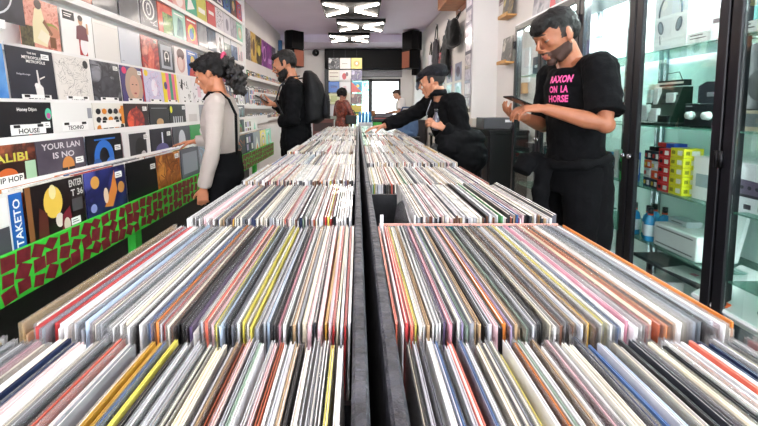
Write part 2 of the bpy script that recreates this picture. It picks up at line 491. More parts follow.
def display(base, els, loc, rz, label, group, sticker=None, tilt=-.06, w=.31, h=.31, name='displayed_record', card=None, cz=0):
    o = cover_mesh(base, els, w, h).build(name)
    o.location = loc; o.rotation_euler = (tilt, 0, rz)
    tag(o, label, 'record', group)
    if sticker:
        s = link('price_sticker', ST_ME, o, (sticker[0]*w - w/2, -.004, sticker[1]*h))
    if card:
        mb = MB(); mb.M = Matrix.Translation((0, 0, cz)); mb.box(-.1, .1, -.0065, -.005, .0, .05, mat('#f3f1ee', .5))
        mb.box(-.085, -.05, -.0075, -.0066, .034, .048, mat('#151515', .5)).box(.05, .085, -.0075, -.0066, .034, .048, mat('#151515', .5))
        if card is not True: mb.text(card, -.06, -.0075, .006, .024, mat('#151515', .5), w=.12)
        mb.build('title_card', None, o)
    return o
# ------------------------------------------------------------------ left wall display rack
LW = R(90)    # sleeves face the aisle (+x)
PW = mat('#efedeb', .45, bump=.03, bscale=60)
rack = thing('record_rack', 'white stepped record rack along the left wall above a green and maroon band', 'rack', (-1.7, 1.0, 0))
def rk(mb, name, m=None, par=None):
    mb.v = [(x + 1.7, y - 1.0, z) for x, y, z in mb.v]
    return mb.build(name, m, par or rack)
Y0, Y1 = .75, 5.65
rk(MB().box(-2.095, -1.62, Y0, Y1, 0, .56), 'base', BLACKP)
rk(MB().box(-1.6, -1.262, Y0, Y1, .6, .64).box(-1.62, -1.6, Y0, Y1, .56, .9), 'tier', PW)
rk(MB().box(-1.62, -1.46, Y0, Y1, .9, .94).box(-1.452, -1.44, Y0, Y1, .90, .955).box(-1.77, -1.62, Y0, Y1, .9, .94), 'tier', PW)
rk(MB().box(-1.95, -1.63, Y0, Y1 + 1.1, 1.0, 1.03).box(-1.6, -1.588, Y0, Y1 + 1.1, 1.0, 1.132).box(-1.6, -1.63, Y0, Y1 + 1.1, 1.0, 1.03), 'tier', PW)
rk(MB().box(-2.095, -1.81, 1.62, 6.82, 1.255, 1.285).box(-1.81, -1.795, 1.62, 6.82, 1.25, 1.315), 'tier', PW)
mb = MB().box(-2.098, -2.09, 2.0, 6.88, 1.3, 3.2)
for z in (1.60, 2.0, 2.355, 2.71):
    mb.box(-2.089, -2.02, 2.2 if z < 1.7 else 2.3, 6.86, z, z + .03); mb.box(-2.02, -2.012, 2.2 if z < 1.7 else 2.3, 6.86, z, z + .045)
mb.box(-2.09, -1.99, 6.86, 6.9, 1.3, 3.2)
rk(mb, 'wall_ledges', PW)
# patterned band: bright green with tumbling maroon squares
G = mat('#35c433', .5, var=.15, vscale=20); MR = mat('#6e1420', .55, var=.25, vscale=25)
mb = MB().box(-1.262, -1.245, Y0, Y1, .565, .745, G)
r_ = random.Random(3)
ny = int((Y1 - Y0) / .066)
for i in range(ny):
    for j in range(3):
        cy, cz = Y0 + .033 + i * .066 + r_.uniform(-.005, .005), .567 + .03 + j * .06 + r_.uniform(-.003, .003) + (.006 if i % 2 else -.004)
        a = R(12 + (i * 37 + j * 23) % 50) + r_.uniform(-.15, .15); q = .0275 + r_.uniform(-.004, .003)
        pts = []
        for k in range(4):
            b = a + k * PI / 2 + r_.uniform(-.12, .12)
            pts.append((-1.2445, min(max(cy + q*1.42*math.cos(b), Y0), Y1), min(max(cz + q*1.36*math.sin(b), .566), .744)))
        mb.add(pts, [(0, 1, 2, 3)], MR)
rk(mb, 'patterned_band')
for y in (.95, 2.12, 3.4, 4.7): rk(MB().box(-1.31, -1.265, y, y + .06, 0, .562), 'leg', mat('#2fae35', .5))
sh = thing('wall_shelf', 'short white wall shelf at the top left edge of the picture', 'shelf', (-2.09, 1.45, 1.66))
MB().box(0, .32, -.4, .5, 0, .045, PW).build('board', None, sh)
MB().prism([(-.0, 0), (.25, 0), (0, -.2)], .4, .42, PW, 'xz').build('bracket', None, sh)

_names = {'#c8342e': 'red', '#e8742c': 'orange', '#f0d338': 'yellow', '#3f9a57': 'green', '#8fd6b8': 'mint', '#2f62b5': 'blue', '#8fc3e8': 'sky blue', '#6a3f8e': 'purple',
          '#b9a3cf': 'lilac', '#e59ab0': 'pink', '#7b4a2e': 'brown', '#d9c6a3': 'beige', '#efece6': 'white', '#9a9aa2': 'grey', '#3c3d45': 'charcoal', '#17171c': 'black', '#1f2d55': 'navy', '#1f6f73': 'teal'}
_cols = list(_names)
_usedd = set()
def rnd_design(r, dark=.4, lav=0):
    while True:
        a = r.choice(_cols if r.random() > dark else ['#3c3d45', '#17171c', '#1f2d55', '#9a9aa2', '#efece6', '#efece6'])
        b, c = r.sample([q for q in _cols if q != a], 2)
        kind = r.choice(['portrait', 'disc', 'bars', 'landscape', 'blocks', 'triangle', 'scribble', 'rings'])
        if (kind, a, b) in _usedd: continue
        _usedd.add((kind, a, b)); break
    A, B = _names[a], _names[b]
    ink = '#f4f2ee' if a not in ('#efece6', '#f0d338', '#d9c6a3') else '#22222a'
    ttl = [('r', .1, .88, .1 + r.uniform(.3, .7), .92, ink), ('r', .1, .83, .1 + r.uniform(.15, .4), .85, ink)] if r.random() < .7 else []
    if kind == 'portrait':
        sk = r.choice(['#c58d6b', '#e0b896', '#8a5a3c'])
        e = [('p', [(.12, .0), (.88, .0), (.8, .26), (.6, .36), (.4, .36), (.2, .26)], b), ('e', .5, .58, .2, .24, c), ('r', .43, .3, .57, .45, sk), ('e', .5, .54, .145, .19, sk), ('r', .40, .56, .47, .58, '#1c1512'), ('r', .53, .56, .60, .58, '#1c1512'), ('r', .46, .43, .54, .445, '#8c3a34')]
        d = f'{A} sleeve with a portrait in {B} clothes'
    elif kind == 'disc':
        e = [('e', .5, .48, .32, .32, b), ('e', .5, .48, .13, .13, c)]; d = f'{A} sleeve with a large {B} disc'
    elif kind == 'bars':
        e = [('r', .12 + .16*i, .1, .2 + .16*i, .35 + .45 * r.random(), b if i % 2 else c) for i in range(5)]; d = f'{A} sleeve with upright {B} bars'
    elif kind == 'landscape':
        e = [('r', 0, 0, 1, .4, b), ('p', [(0, .4), (.25, .62), (.45, .45), (.7, .7), (1, .4)], c), ('e', .72, .78, .1, .1, ink)]; d = f'{A} sleeve with a {B} ground and hills'
    elif kind == 'blocks':
        e = [('r', .08 + .3*i, .1 + .28*j, .3 + .3*i, .32 + .28*j, [b, c, ink][(i*2 + j) % 3]) for i in range(3) for j in range(3)]; ttl = []; d = f'{A} sleeve with a grid of {B} blocks'
    elif kind == 'triangle':
        e = [('p', [(.1, .12), (.9, .12), (.5, .82)], b), ('p', [(.3, .2), (.7, .2), (.5, .55)], c)]; ttl = []; d = f'{A} sleeve with a {B} triangle'
    elif kind == 'scribble':
        e = [('s', .012, 0, 60, .35, r.randint(0, 999), b), ('s', .02, 0, 12, .3, r.randint(0, 999), c)]; d = f'{A} sleeve with scribbled {B} strokes'
    else:
        e = [('o', .5, .5, .4, .4, .05, b), ('o', .5, .5, .27, .27, .05, c), ('e', .5, .5, .1, .1, b)]; ttl = []; d = f'{A} sleeve with concentric {B} rings'
    return a, e + ttl, d
PN = printed
S1 = '#f4f2ee'; BK = '#15151a'; SK = '#c9946f'
rows = {}
def fill(name, X, zb, ystart, step, n, group, where, designs, r, dark=.4, stick=.4, w=.31, h=.31, tilt=-.05):
    for i in range(n):
        y = ystart + i * step + w/2 + r.uniform(-.006, .006)
        st = (.78, r.uniform(.72, .9)) if r.random() < stick else None
        if i in designs:
            base, els, desc, card, st2 = (designs[i] + (None, None))[:5]
            st = st2
        else:
            base, els, desc = rnd_design(r, dark); card = None
            if where.startswith('fourth'): card = True
        display(base, els, (X, y, zb), LW, f'{desc}, {where}', group, st, tilt, w, h, card=card, cz=.15 if where.startswith('third') else 0)
r_ = random.Random(11)
pin = PN('#d98a7a', '#c06a5a', '#e7a894', 30)
D1 = {0: (pin, [('r', 0, 0, .3, .42, PN('#66603f', '#3f3a28', None, 40)), ('e', .75, .45, .22, .12, '#8f9a3c'), ('e', .8, .38, .2, .14, '#c9866a'), ('p', [(.28,.1),(.62,.05),(.7,.35),(.6,.62),(.55,.85),(.38,.8),(.3,.5)], '#efe2b8'), ('p', [(.38,.2),(.62,.1),(.72,.3),(.5,.4)], '#f4ead0'), ('e', .47, .9, .09, .1, '#3a2018'), ('p', [(.55,.55),(.75,.3),(.8,.35),(.6,.62)], '#8a5a3c'), ('r', .7, .05, .86, .28, '#7a4a2a')], 'pink brick sleeve with a figure in cream, in the fifth rack row'.replace(', in the fifth rack row', '')),
      1: (S1, [('r', .06, .78, .42, .97, BK), ('r', .1, .9, .34, .92, S1), ('r', .1, .85, .3, .87, S1), ('r', .5, .02, .76, .42, '#b52a2e'), ('e', .66, .25, .12, .22, '#f1eeee'), ('p', [(.42,.38),(.82,.38),(.8,.68),(.62,.75),(.46,.68)], '#6e2b38'), ('e', .6, .82, .07, .1, SK), ('e', .6, .89, .08, .07, '#2a1d1a'), ('r', .78, .55, .84, .8, SK)], 'white sleeve with a figure in a maroon shirt'),
      2: ('#e6e2dc', [('r', .02, .9, .98, .905, '#b9b4ae')], 'large blank cream sleeve'),
      3: ('#c9ccd4', [('r', .06, .08, .16, .1, '#8a8c96')], 'blank pale grey sleeve'),
      4: (PN('#d2453a', '#e99a86', '#8c2f33', 9), [('p', [(.3, .0), (.6, .0), (.75, .5), (.5, .85), (.35, .5)], PN('#e8806a', '#c23c30', None, 14))], 'mottled red sleeve with a pale body shape', None, (.8, .9)),
      5: ('#3f414c', [('r', .12, .1, .88, .9, '#aeb2bd'), ('r', .26, .2, .74, .72, '#3a3c46'), ('e', .5, .5, .16, .2, S1), ('e', .5, .56, .1, .1, BK), ('r', .42, .3, .58, .44, BK)], 'grey framed sleeve with a small dark portrait'),
      6: ('#efe6e4', [('e', .5, .45, .33, .38, '#d8a9a0'), ('e', .5, .75, .3, .2, '#5a2a2a'), ('e', .45, .4, .2, .25, '#eccfc6')], 'white sleeve with a pink head under brown hair')}
fill('r1', -2.03, 1.645, 2.34, .326, 14, 'sleeves on the fifth row of the left wall', 'fifth wall row', D1, r_, .6)
D0 = {1: ('#d8572c', [('r', 0, 0, 1, .1, '#8a3620')], 'orange sleeve with a brown foot'),
      2: (PN('#33353d', '#4a4c56', None, 6), [], 'plain dark slate sleeve, left of its twin'),
      3: (PN('#3d3e46', '#55565f', None, 6), [('r', .95, 0, 1, 1, '#b9bac2')], 'plain dark slate sleeve with a pale right edge'),
      4: ('#4d4a55', [('o', .5, .58, .34, .34, .07, S1), ('o', .5, .58, .14, .2, .05, S1), ('s', .02, 0, 30, .3, 5, '#d8d5dc')], 'charcoal sleeve with a white ring emblem'),
      5: (PN('#c53a2e', '#e0694a', None, 12), [('r', .3, 0, 1, .72, PN('#5d8a4c', '#2f5a38', '#8fae62', 12))], 'red and leafy green sleeve'),
      6: ('#a5d3c4', [('p', [(.2, .1), (.8, .05), (.75, .7), (.4, .8)], PN('#3f7078', '#6fa5a5', None, 12)), ('r', .1, .85, .8, .9, S1)], 'mint sleeve with a teal shape'),
      7: ('#cf3d33', [('e', .5, .45, .35, .32, '#f0d338'), ('e', .45, .38, .2, .22, '#2f62b5'), ('e', .6, .55, .12, .12, '#3f9a57'), ('r', .1, .85, .9, .92, S1)], 'red sleeve with a yellow and blue head'),
      8: (PN('#9b9da5', '#7c7f88', None, 6), [('r', .1, .1, .9, .2, '#c9cad0')], 'plain mid-grey mottled sleeve'),
      9: (PN('#23324f', '#3c5a78', None, 10), [], 'dark navy mottled sleeve'),
      10: ('#eae8ec', [('e', .5, .35, .2, .25, '#2a2a30'), ('e', .5, .7, .12, .14, '#2a2a30')], 'white sleeve with a black silhouette'),
      11: (PN('#4b5d58', '#8a9a93', None, 10), [('r', 0, .7, 1, 1, '#dcdce2')], 'grey green misty sleeve'),
      12: (PN('#27406b', '#7d9cc4', None, 8), [('r', 0, .75, 1, 1, '#e4e5ec')], 'blue misty sleeve with a white top')}
fill('r0', -2.03, 2.045, 2.34, .326, 14, 'sleeves on the sixth row of the left wall', 'sixth wall row', D0, r_, .6, stick=.2)
DM = {4: ('#f0e9ea', [('o', .5, .3, .4, .3, .1, '#d9455a')], 'white sleeve with a red oval'), 5: (PN('#c73a44', '#f0c5c5', None, 6), [], 'red and blush sleeve'),
      6: ('#e9b4ac', [('e', .5, .3, .3, .25, '#f4e3df'), ('r', .1, .8, .7, .85, '#8a3f44')], 'salmon sleeve with a pale oval'),
      7: ('#3fae8a', [('p', [(.1,.1),(.8,.3),(.3,.8)], S1)], 'emerald sleeve with a white triangle'), 8: ('#cfc95a', [('r', .15, .3, .85, .5, '#f4f2ee')], 'olive yellow sleeve with a white panel'),
      9: ('#cf4a4a', [('r', .2, .5, .8, .65, S1)], 'coral red sleeve with a white panel'), 10: ('#e3dde3', [('s', .02, 0, 40, .3, 8, '#4a4a52')], 'white sleeve with charcoal dashes'),
      11: ('#dcd8e0', [('e', .5, .5, .2, .3, '#8d8a96')], 'pale sleeve with a grey oval'), 12: (PN('#8f8d98', '#c9c6d0', None, 8), [], 'silver misty sleeve')}
fill('rm', -2.03, 2.40, 2.34 + .326*3, .326, 11, 'sleeves on the seventh row of the left wall', 'seventh wall row', {k - 3: v for k, v in DM.items()}, r_, .5, stick=.2)
fill('rn', -2.03, 2.755, 2.34 + .326*6, .326, 8, 'sleeves on the eighth row of the left wall', 'top wall row', {}, r_, .3, stick=.2)
# near shelf record with the big circle
display(PN('#2a2b33', '#3b3c45', None, 8), [('o', .38, .5, .42, .42, .03, '#c9cad0'), ('p', [(.36,.1),(.39,.1),(.39,.9),(.36,.9)], '#c9cad0'), ('p', [(.1,.72),(.12,.75),(.39,.5),(.37,.47)], '#c9cad0'), ('p', [(.66,.72),(.64,.75),(.37,.5),(.39,.47)], '#c9cad0'), ('e', .96, .9, .12*.3, .1, '#e9e9ee')],
        (-1.80, 1.95, 1.706), LW, 'black sleeve with a big circled emblem on the short top shelf', 'sleeves on the near wall shelf')
# fourth row
D2 = {0: (PN('#3c7cc4', '#7db4e6', None, 5), [], 'sky blue sleeve at the left picture edge'),
      1: (PN('#20242f', '#2c303c', None, 4), [('t', .42, .9, .035, .2, 'THE BIG', S1), ('t', .3, .81, .055, .42, 'METROPOLIS', S1), ('t', .38, .74, .055, .42, 'METROPOLIS', S1), ('t', .15, .5, .04, .28, 'hiphop', '#c9cad0'), ('p', [(.52,.1),(.68,.1),(.68,.3),(.62,.36),(.6,.62),(.57,.62),(.57,.36),(.5,.3)], '#e9e6e2'), ('e', .54, .33, .05, .05, '#f2f0ec'), ('p', [(.62,.44),(.75,.5),(.74,.52),(.62,.47)], '#e9e6e2')], 'black METROPOLIS sleeve with a raised white arm', 'TECHNO', (.8, .88)),
      2: ('#e2dcd5', [('s', .006, 0, 110, .12, 21, '#6a625e'), ('s', .004, 0, 50, .4, 22, '#a39a94'), ('e', .86, .86, .08, .09, '#202024')], 'off-white sleeve with fine pencil scribbles', 'HOUSE'),
      3: (PN('#4a4a52', '#8c8c94', '#2a2a30', 7), [('e', .52, .38, .25, .3, PN('#2d2d33', '#4c4c54', None, 12)), ('r', .04, .88, .25, .9, '#22222a')], 'foggy dark grey sleeve with a black cloud', True, (.85, .88)),
      4: ('#4a3f74', [('e', .55, .5, .4, .5, '#b59a86'), ('e', .55, .48, .22, .3, '#cf9f88'), ('r', .43, .52, .5, .545, '#2a1a1a'), ('r', .6, .52, .67, .545, '#2a1a1a'), ('e', .55, .3, .06, .025, '#a04046'), ('e', .15, .88, .1, .09, '#e0356a'), ('r', .92, 0, 1, 1, '#b82a35')], 'purple sleeve with a blonde woman\'s face', True, (.82, .86)),
      5: ('#cfc8e0', [('s', .012, 0, 60, .25, 31, '#a79fc0'), ('e', .5, .5, .16, .25, '#efe9f4'), ('s', .012, 0, 30, .3, 32, '#e5a8c0'), ('e', .12, .9, .1, .09, '#f2d22e')], 'lilac sleeve with a pale sketch and yellow dot', True),
      6: ('#f0d92e', [('r', .22, 0, .42, 1, '#ec6a90'), ('r', .42, 0, .6, 1, '#2f9a72'), ('r', .6, 0, .78, 1, '#ec6a90'), ('e', .16, .6, .1, .12, '#4a3a78'), ('r', .92, 0, 1, 1, '#f6f2e6')], 'yellow, pink and green striped sleeve', True),
      7: ('#efedec', [('p', [(.1,.6),(.22,.9),(.3,.85),(.25,.5)], BK), ('s', .03, 0, 14, .25, 41, BK)], 'white sleeve with bold black brush marks', True),
      8: ('#efe9ec', [('s', .03, 0, 16, .3, 42, '#26262c'), ('r', .4, .3, .7, .7, '#e7bfcc')], 'white sleeve with a blush square and black marks', True),
      9: ('#ebe4ea', [('r', .2, .2, .5, .9, '#d9a5be')], 'white sleeve with a rose panel', True)}
fill('r2', -1.83, 1.29, 1.70, .324, 16, 'sleeves on the fourth row of the left wall', 'fourth rack row', D2, r_, .6, tilt=-.08)
# third row
KN = PN('#c43a2e', '#e85a3a', '#701a1c', 9)
D3 = {0: ('#17171c', [], 'black sleeve at the left picture edge'),
      1: ('#15151a', [('t', .34, .84, .07, .36, 'Honey Dijon', '#efece8'), ('e', .93, .8, .07, .1, '#5ac8a0'), ('e', .93, .77, .045, .05, '#c85a9a'), ('r', .5, .35, .56, .5, '#c8324a'), ('e', .52, .53, .03, .035, '#8a6a5a')], 'black Honey Dijon sleeve with a small pink figure', 'HOUSE', (.84, .62)),
      2: ('#eceae6', [('r', .2, .36, .75, .42, '#8f9086'), ('r', .86, .7, .98, .9, '#9a9aa0')], 'blank white sleeve behind a black and white title strip', 'TECHNO'),
      3: ('#e9e4da', [('e', .15 + .18*i, .32 + .17*j, .075, .06, [BK, '#e08a2a', BK][(i + j) % 3]) for i in range(5) for j in range(4)] + [('r', 0, .2, 1, .225, BK), ('r', .86, .55, .96, .95, '#e08a2a')], 'black, white and orange patterned sleeve', True, (.8, .45)),
      4: ('#2a1518', [('e', .45, .6, .35, .3, KN), ('p', [(.1,.4),(.5,.95),(.85,.4)], KN), ('r', .3, .3, .7, .4, '#d9d5d2')], 'dark sleeve with a red fiery cloud', None, (.82, .88)),
      5: ('#1b1b1f', [('r', .1, .88, .9, .9, '#8a8a90'), ('e', .5, .52, .18, .1, '#c8a070'), ('r', .25, .3, .75, .4, '#dcdad8')], 'black sleeve with a low golden glow', None),
      6: ('#1a1c22', [('r', .2 + .13*i, .35, .26 + .13*i, .65, '#cfd0d6') for i in range(5)] + [('e', .1, .85, .07, .1, '#f2ee2e')], 'black sleeve with pale columns and yellow dot', None, (.85, .9)),
      7: ('#efecea', [('r', .2, .3, .8, .7, '#d8d3d0')], 'white sleeve with a beige panel')}
fill('r3', -1.62, .985, 1.40, .318, 13, 'sleeves on the third tier of the left rack', 'third rack tier', D3, r_, .7)
D4 = {0: (PN('#7a3a28', '#a85a3c', '#3a1c18', 12), [('r', .0, .5, 1, .75, '#2c1712'), ('t', .34, .76, .12, .52, 'ALIBI', '#c9c04a'), ('e', .52, .56, .16, .12, '#c9622c'), ('r', .8, .42, .98, .74, '#a9c9a8'), ('r', .2, .36, .76, .58, S1), ('t', .32, .48, .08, .42, 'HIP HOP', BK), ('r', .34, .42, .7, .45, BK)], 'brown ALIBI sleeve with a HIP HOP header card'),
      1: (PN('#3a3440', '#6a5f6a', None, 3), [('t', .1, .85, .1, .8, 'YOUR LAN', '#d9d3d6'), ('t', .3, .7, .1, .45, 'IS NO', '#d9d3d6'), ('e', .6, .56, .13, .15, '#d08a4a'), ('r', .45, .48, .58, .53, BK), ('r', .6, .48, .73, .53, BK), ('r', 0, .38, .5, .44, '#c24a34')], 'grey sleeve reading YOUR LAN with sunglasses face', None, (.84, .62)),
      2: ('#101218', [('o', .45, .56, .28, .34, .14, '#2f6fc4'), ('e', .25, .45, .12, .12, '#2f5a9a'), ('e', .62, .45, .13, .11, '#3f78c8'), ('r', .2, .9, .8, .93, '#2f6fc4')], 'black sleeve with a blue headphone arch', None, (.84, .72)),
      3: ('#e8e6e4', [('r', .2, .36, .85, .95, '#3a3a40'), ('e', .6, .6, .2, .25, '#141418'), ('e', .7, .45, .1, .1, '#c9c7c4')], 'black and white photo sleeve with pale margin', None, (.82, .85)),
      4: ('#1a1828', [('r', .5, .5, .56, .9, '#e0e0ee'), ('e', .5, .5, .3, .14, '#5a5488'), ('r', .1, .34, .9, .42, '#8a88a8')], 'dark violet sleeve with a pale light beam', None, (.82, .85)),
      5: ('#4f5058', [('e', .5, .6, .2, .3, '#c9cad0')], 'grey sleeve with a pale oval')}
fill('r4', -1.47, .80, 1.425, .325, 13, 'sleeves on the second tier of the left rack', 'second rack tier', D4, r_, .8)
D5 = {0: ('#e6e3de', [('r', 0, 0, .8, .6, '#4a4a50'), ('r', .3, .62, .8, .95, '#f0eee9'), ('e', .2, .8, .25, .2, '#e9dcc0'), ('r', .82, 0, 1, .97, '#1f5fae'), ('tv', .965, .3, .1, .6, 'TAKETO', S1)], 'white and charcoal sleeve with a blue TAKETO strip'),
      1: ('#1a1012', [('r', 0, 0, .08, 1, '#8a5a34'), ('e', .42, .72, .16, .22, '#e8c050'), ('e', .42, .86, .06, .1, '#f0e0a0'), ('e', .5, .45, .07, .1, '#e8ddd0'), ('p', [(.5,.1),(.75,.1),(.7,.6),(.55,.5)], '#7a2430'), ('p', [(.1,.1),(.3,.1),(.3,.6),(.18,.7)], '#5a2a22'), ('e', .62, .35, .06, .1, '#d9c9b8'), ('t', .72, .86, .1, .26, 'ENTER', '#d9d5d0'), ('t', .74, .72, .1, .24, 'T 36', '#d9d5d0'), ('r', .74, .5, .94, .68, '#4a4a4e')], 'black ENTER sleeve with dim candlelit figures', None, (.78, .36)),
      2: (PN('#2a2f6a', '#4a4f9a', '#1a1c48', 5), [('e', .22, .82, .1, .1, '#d99a4a'), ('e', .86, .62, .09, .1, '#c98a4a'), ('p', [(.4,.38),(.6,.34),(.75,.6),(.7,.95),(.6,.7)], '#d8823c'), ('e', .45, .56, .06, .13, '#e6c9b0'), ('e', .14, .42, .07, .07, '#8f95d0')], 'indigo sleeve with planets and an orange figure', None, (.8, .85)),
      3: ('#0f0f12', [], 'plain black sleeve with a white price sticker', None, (.85, .82)),
      4: (PN('#c9722a', '#e39a45', '#8f4a1c', 8), [('s', .02, 0, 40, .4, 51, '#7a3a18')], 'mottled orange sleeve with brown strokes', None, (.85, .9)),
      5: ('#5c5c66', [('r', .1, .4, .9, .9, '#8f909a')], 'grey sleeve with a lighter panel')}
fill('r5', -1.277, .645, 1.125, .3265, 14, 'sleeves on the lowest tier of the left rack', 'lowest rack tier', D5, r_, .8)

# posters beyond the rack, high on the left wall
pd = [(PN('#8a8890', '#c9c6cc', '#5a5860', 5), [('s', .02, 0, 40, .4, 61, '#55535c')], 'grey photographic poster, nearest on the left wall'),
      (PN('#d9a23c', '#8a5a20', '#e8c868', 5), [('e', .5, .5, .2, .3, '#5a3a18')], 'amber poster with a dark oval on the left wall'),
      (PN('#5a4a20', '#c9b040', '#2a2418', 5), [('e', .5, .5, .3, .2, '#e0cf60')], 'olive poster with a bright yellow oval on the left wall'),
      (PN('#9a3fa0', '#cf7fd0', '#6a2a78', 4), [('o', .5, .5, .3, .3, .08, '#e9b0e6')], 'magenta poster with a pink ring on the left wall'),
      (PN('#b04ab0', '#7a3a88', None, 6), [('r', .2, .2, .8, .4, '#d9a0dc')], 'violet poster with a pale bar on the left wall'),
      (PN('#2a2530', '#4a3f50', None, 5), [('e', .5, .6, .2, .2, '#8a8090')], 'dark poster, farthest on the left wall')]
yy = 6.98
for i, (b_, e_, l_) in enumerate(pd):
    w = (.62, .42, .42, .5, .5, .42)[i]
    o = cover_mesh(b_, e_, w - .02, .58, .006).build('poster'); o.location = (-2.0935, yy + w/2, 2.18); o.rotation_euler = (0, 0, LW)
    tag(o, l_, 'poster', 'posters high on the left wall'); yy += w + .01
# CD shelves under the posters
cs = thing('disc_shelf', 'white shelves of small CD cases on the far left wall', 'shelf', (-2.09, 6.95, 0))
for z in (1.82, 1.54, 1.28, 1.02): MB().box(0, .14, 0, 3.4, z - .03, z).box(.14, .15, 0, 3.4, z - .04, z + .02).build('shelf_board', PW, cs)
MB().box(0, .3, 0, 3.4, 0, .9).build('base_panel', PW, cs)
ccols = [('#efece6', 'white'), ('#3c3d45', 'charcoal'), ('#c8342e', 'red'), ('#8fc3e8', 'pale blue'), ('#e59ab0', 'pink'), ('#3f9a57', 'green'), ('#d9c6a3', 'beige'), ('#17171c', 'black'), ('#f0d338', 'yellow'), ('#9a9aa2', 'grey')]
cdm = {}
for c_, n_ in ccols:
    m1 = MB().box(-.071, .071, 0, .009, 0, .125, mat(c_, .2, coat=.6)); m1.box(-.071, -.06, -.0006, 0, 0, .125, mat('#101014', .3))
    m1.box(-.05, .05, -.0006, 0, .08, .1, mat('#f4f2ee' if n_ in ('charcoal', 'black', 'red', 'green', 'grey') else '#3a3a44', .4))
    m1.add([(.01 + .03*math.cos(2*PI*k/12), -.0007, .045 + .03*math.sin(2*PI*k/12)) for k in range(12)], [tuple(range(12))], mat(rng.choice(['#b9a3cf', '#e8742c', '#5a5a66', '#e0b896']), .4))
    cdm[n_] = m1.build('cd_case').data
for o in [o for o in bpy.data.objects if o.name.startswith('cd_case')]: bpy.data.objects.remove(o)
r_ = random.Random(5)
for si, (z, sn) in enumerate([(1.82, 'top'), (1.54, 'second'), (1.28, 'third'), (1.02, 'lowest')]):
    prev = 'shelf end'
    for k in range(22):
        while True:
            n_ = r_.choices([c[1] for c in ccols], [7, 4, 1, 2, 2, 1, 3, 3, 1, 2])[0]
            if (n_, prev, k // 8, sn) not in _usedd: _usedd.add((n_, prev, k // 8, sn)); break
        o = link('cd_case', cdm[n_], None, (-1.985, 7.03 + k * .15, z + .001)); o.rotation_euler = (-.12, 0, LW)
        third = ['near', 'middle', 'far'][min(2, k // 8)]
        tag(o, f'{n_} CD case right of a {prev} one, {third} part of the {sn} CD shelf' if k else f'{n_} CD case at the near end of the {sn} CD shelf', 'CD case', f'CD cases on the {sn} shelf'); prev = n_
# ------------------------------------------------------------------ record browser tables
RAIL = mat('#3c3d44', .55, bump=.8, bscale=70, var=.45, vscale=45)
WOODB = mat('#1a191c', .5, bump=.3, bscale=40)
TOP = 1.055
P = .36
def row_y(k): return .018 + P * k if k == 0 else .36 + P * (k - 1)
def crate(label, x0, x1, inner, y0, y1, ks):
    t = thing('record_crate', label, 'record crate', ((x0 + x1) / 2, y0, 0), 0, 'long black record crates down the middle')
    cx = (x0 + x1) / 2
    def B(mb, n, m):
        mb.v = [(x - cx, y - y0, z) for x, y, z in mb.v]; return mb.build(n, m, t)
    B(MB().box(x0, x1, y0 + .05, y1 - .05, 0, .70), 'plinth', WOODB)
    B(MB().box(x0, x1, y0, y1, .70, .73), 'floor_board', WOODB)
    outer = -1 if inner > 0 else 1
    xi = x1 if inner > 0 else x0; xo = x0 if inner > 0 else x1
    B(MB().bbox(*sorted((xi, xi + inner * .013)), y0, y1, .60, TOP + .004, None, .0025), 'inner_rail', RAIL)
    B(MB().bbox(*sorted((xo, xo + outer * .015)), y0, y1, .60, TOP - .10, None, .003), 'outer_board', WOODB)
    for k in ks:
        y = row_y(k) - .014
        B(MB().box(x0 + .001, x1 - .001, y - .003, y + .003, .731, TOP - .07), 'divider', WOODB)
    B(MB().box(x0, x1, y1 - .012, y1, .731, TOP - .03), 'end_board', WOODB)
    return t
XL0, XL1, XR0, XR1 = -.335, -.004, .036, .392
crate('long black crate left of the centre gap, nearest the camera', XL0, XL1, 1, -.02, 1.06, (1, 2))
crate('long black crate right of the centre gap, nearest the camera', XR0, XR1, -1, -.02, 1.06, (1, 2))
crate('far half of the long black crates left of the centre gap', XL0, XL1, 1, 1.064, 4.34, range(3, 12))
crate('far half of the long black crates right of the centre gap', XR0, XR1, -1, 1.064, 4.34, range(3, 12))

CL = {'chalk white': '#f1efec', 'ivory': '#ece5d6', 'cream': '#e4d8bd', 'pearl grey': '#cfd0d4', 'silver grey': '#b0b2b8', 'ash grey': '#8e9096', 'slate grey': '#62656e', 'charcoal': '#383a42', 'black': '#17171b',
      'tan': '#bd9c74', 'brown': '#6f452e', 'rust': '#a9502f', 'red': '#bd3434', 'coral': '#e2705a', 'orange': '#e08435', 'mustard': '#c99d3a', 'yellow': '#dfd25c', 'blush pink': '#e5bfc2', 'pink': '#d493a3', 'magenta': '#c42f6e',
      'lilac': '#aea0c8', 'purple': '#57486b', 'navy': '#253255', 'blue': '#45699e', 'pale blue': '#b2c5d8', 'teal': '#2f7f84', 'sage green': '#93ab98', 'green': '#4f9a5c'}
WT = {'chalk white': 34, 'ivory': 15, 'cream': 8, 'pearl grey': 17, 'silver grey': 9, 'ash grey': 4, 'slate grey': 2, 'charcoal': 3, 'black': 7, 'tan': 5, 'brown': 3, 'rust': 2, 'red': 3, 'coral': 1.5, 'orange': 1.5,
      'mustard': 1.5, 'yellow': 1.2, 'blush pink': 6, 'pink': 1.5, 'magenta': .5, 'lilac': 1, 'purple': .5, 'navy': 1.5, 'blue': 1, 'pale blue': 1.5, 'teal': .5, 'sage green': 1.5, 'green': .4}
WN, WV = list(WT), list(WT.values())
SPINES = ['chalk white', 'black', 'charcoal', 'cream', 'brown', 'tan', 'black', 'pearl grey', 'chalk white']
PLAST = glass('#ffffff', .7, .06, .16, '#ffffff')
rec_me = {}
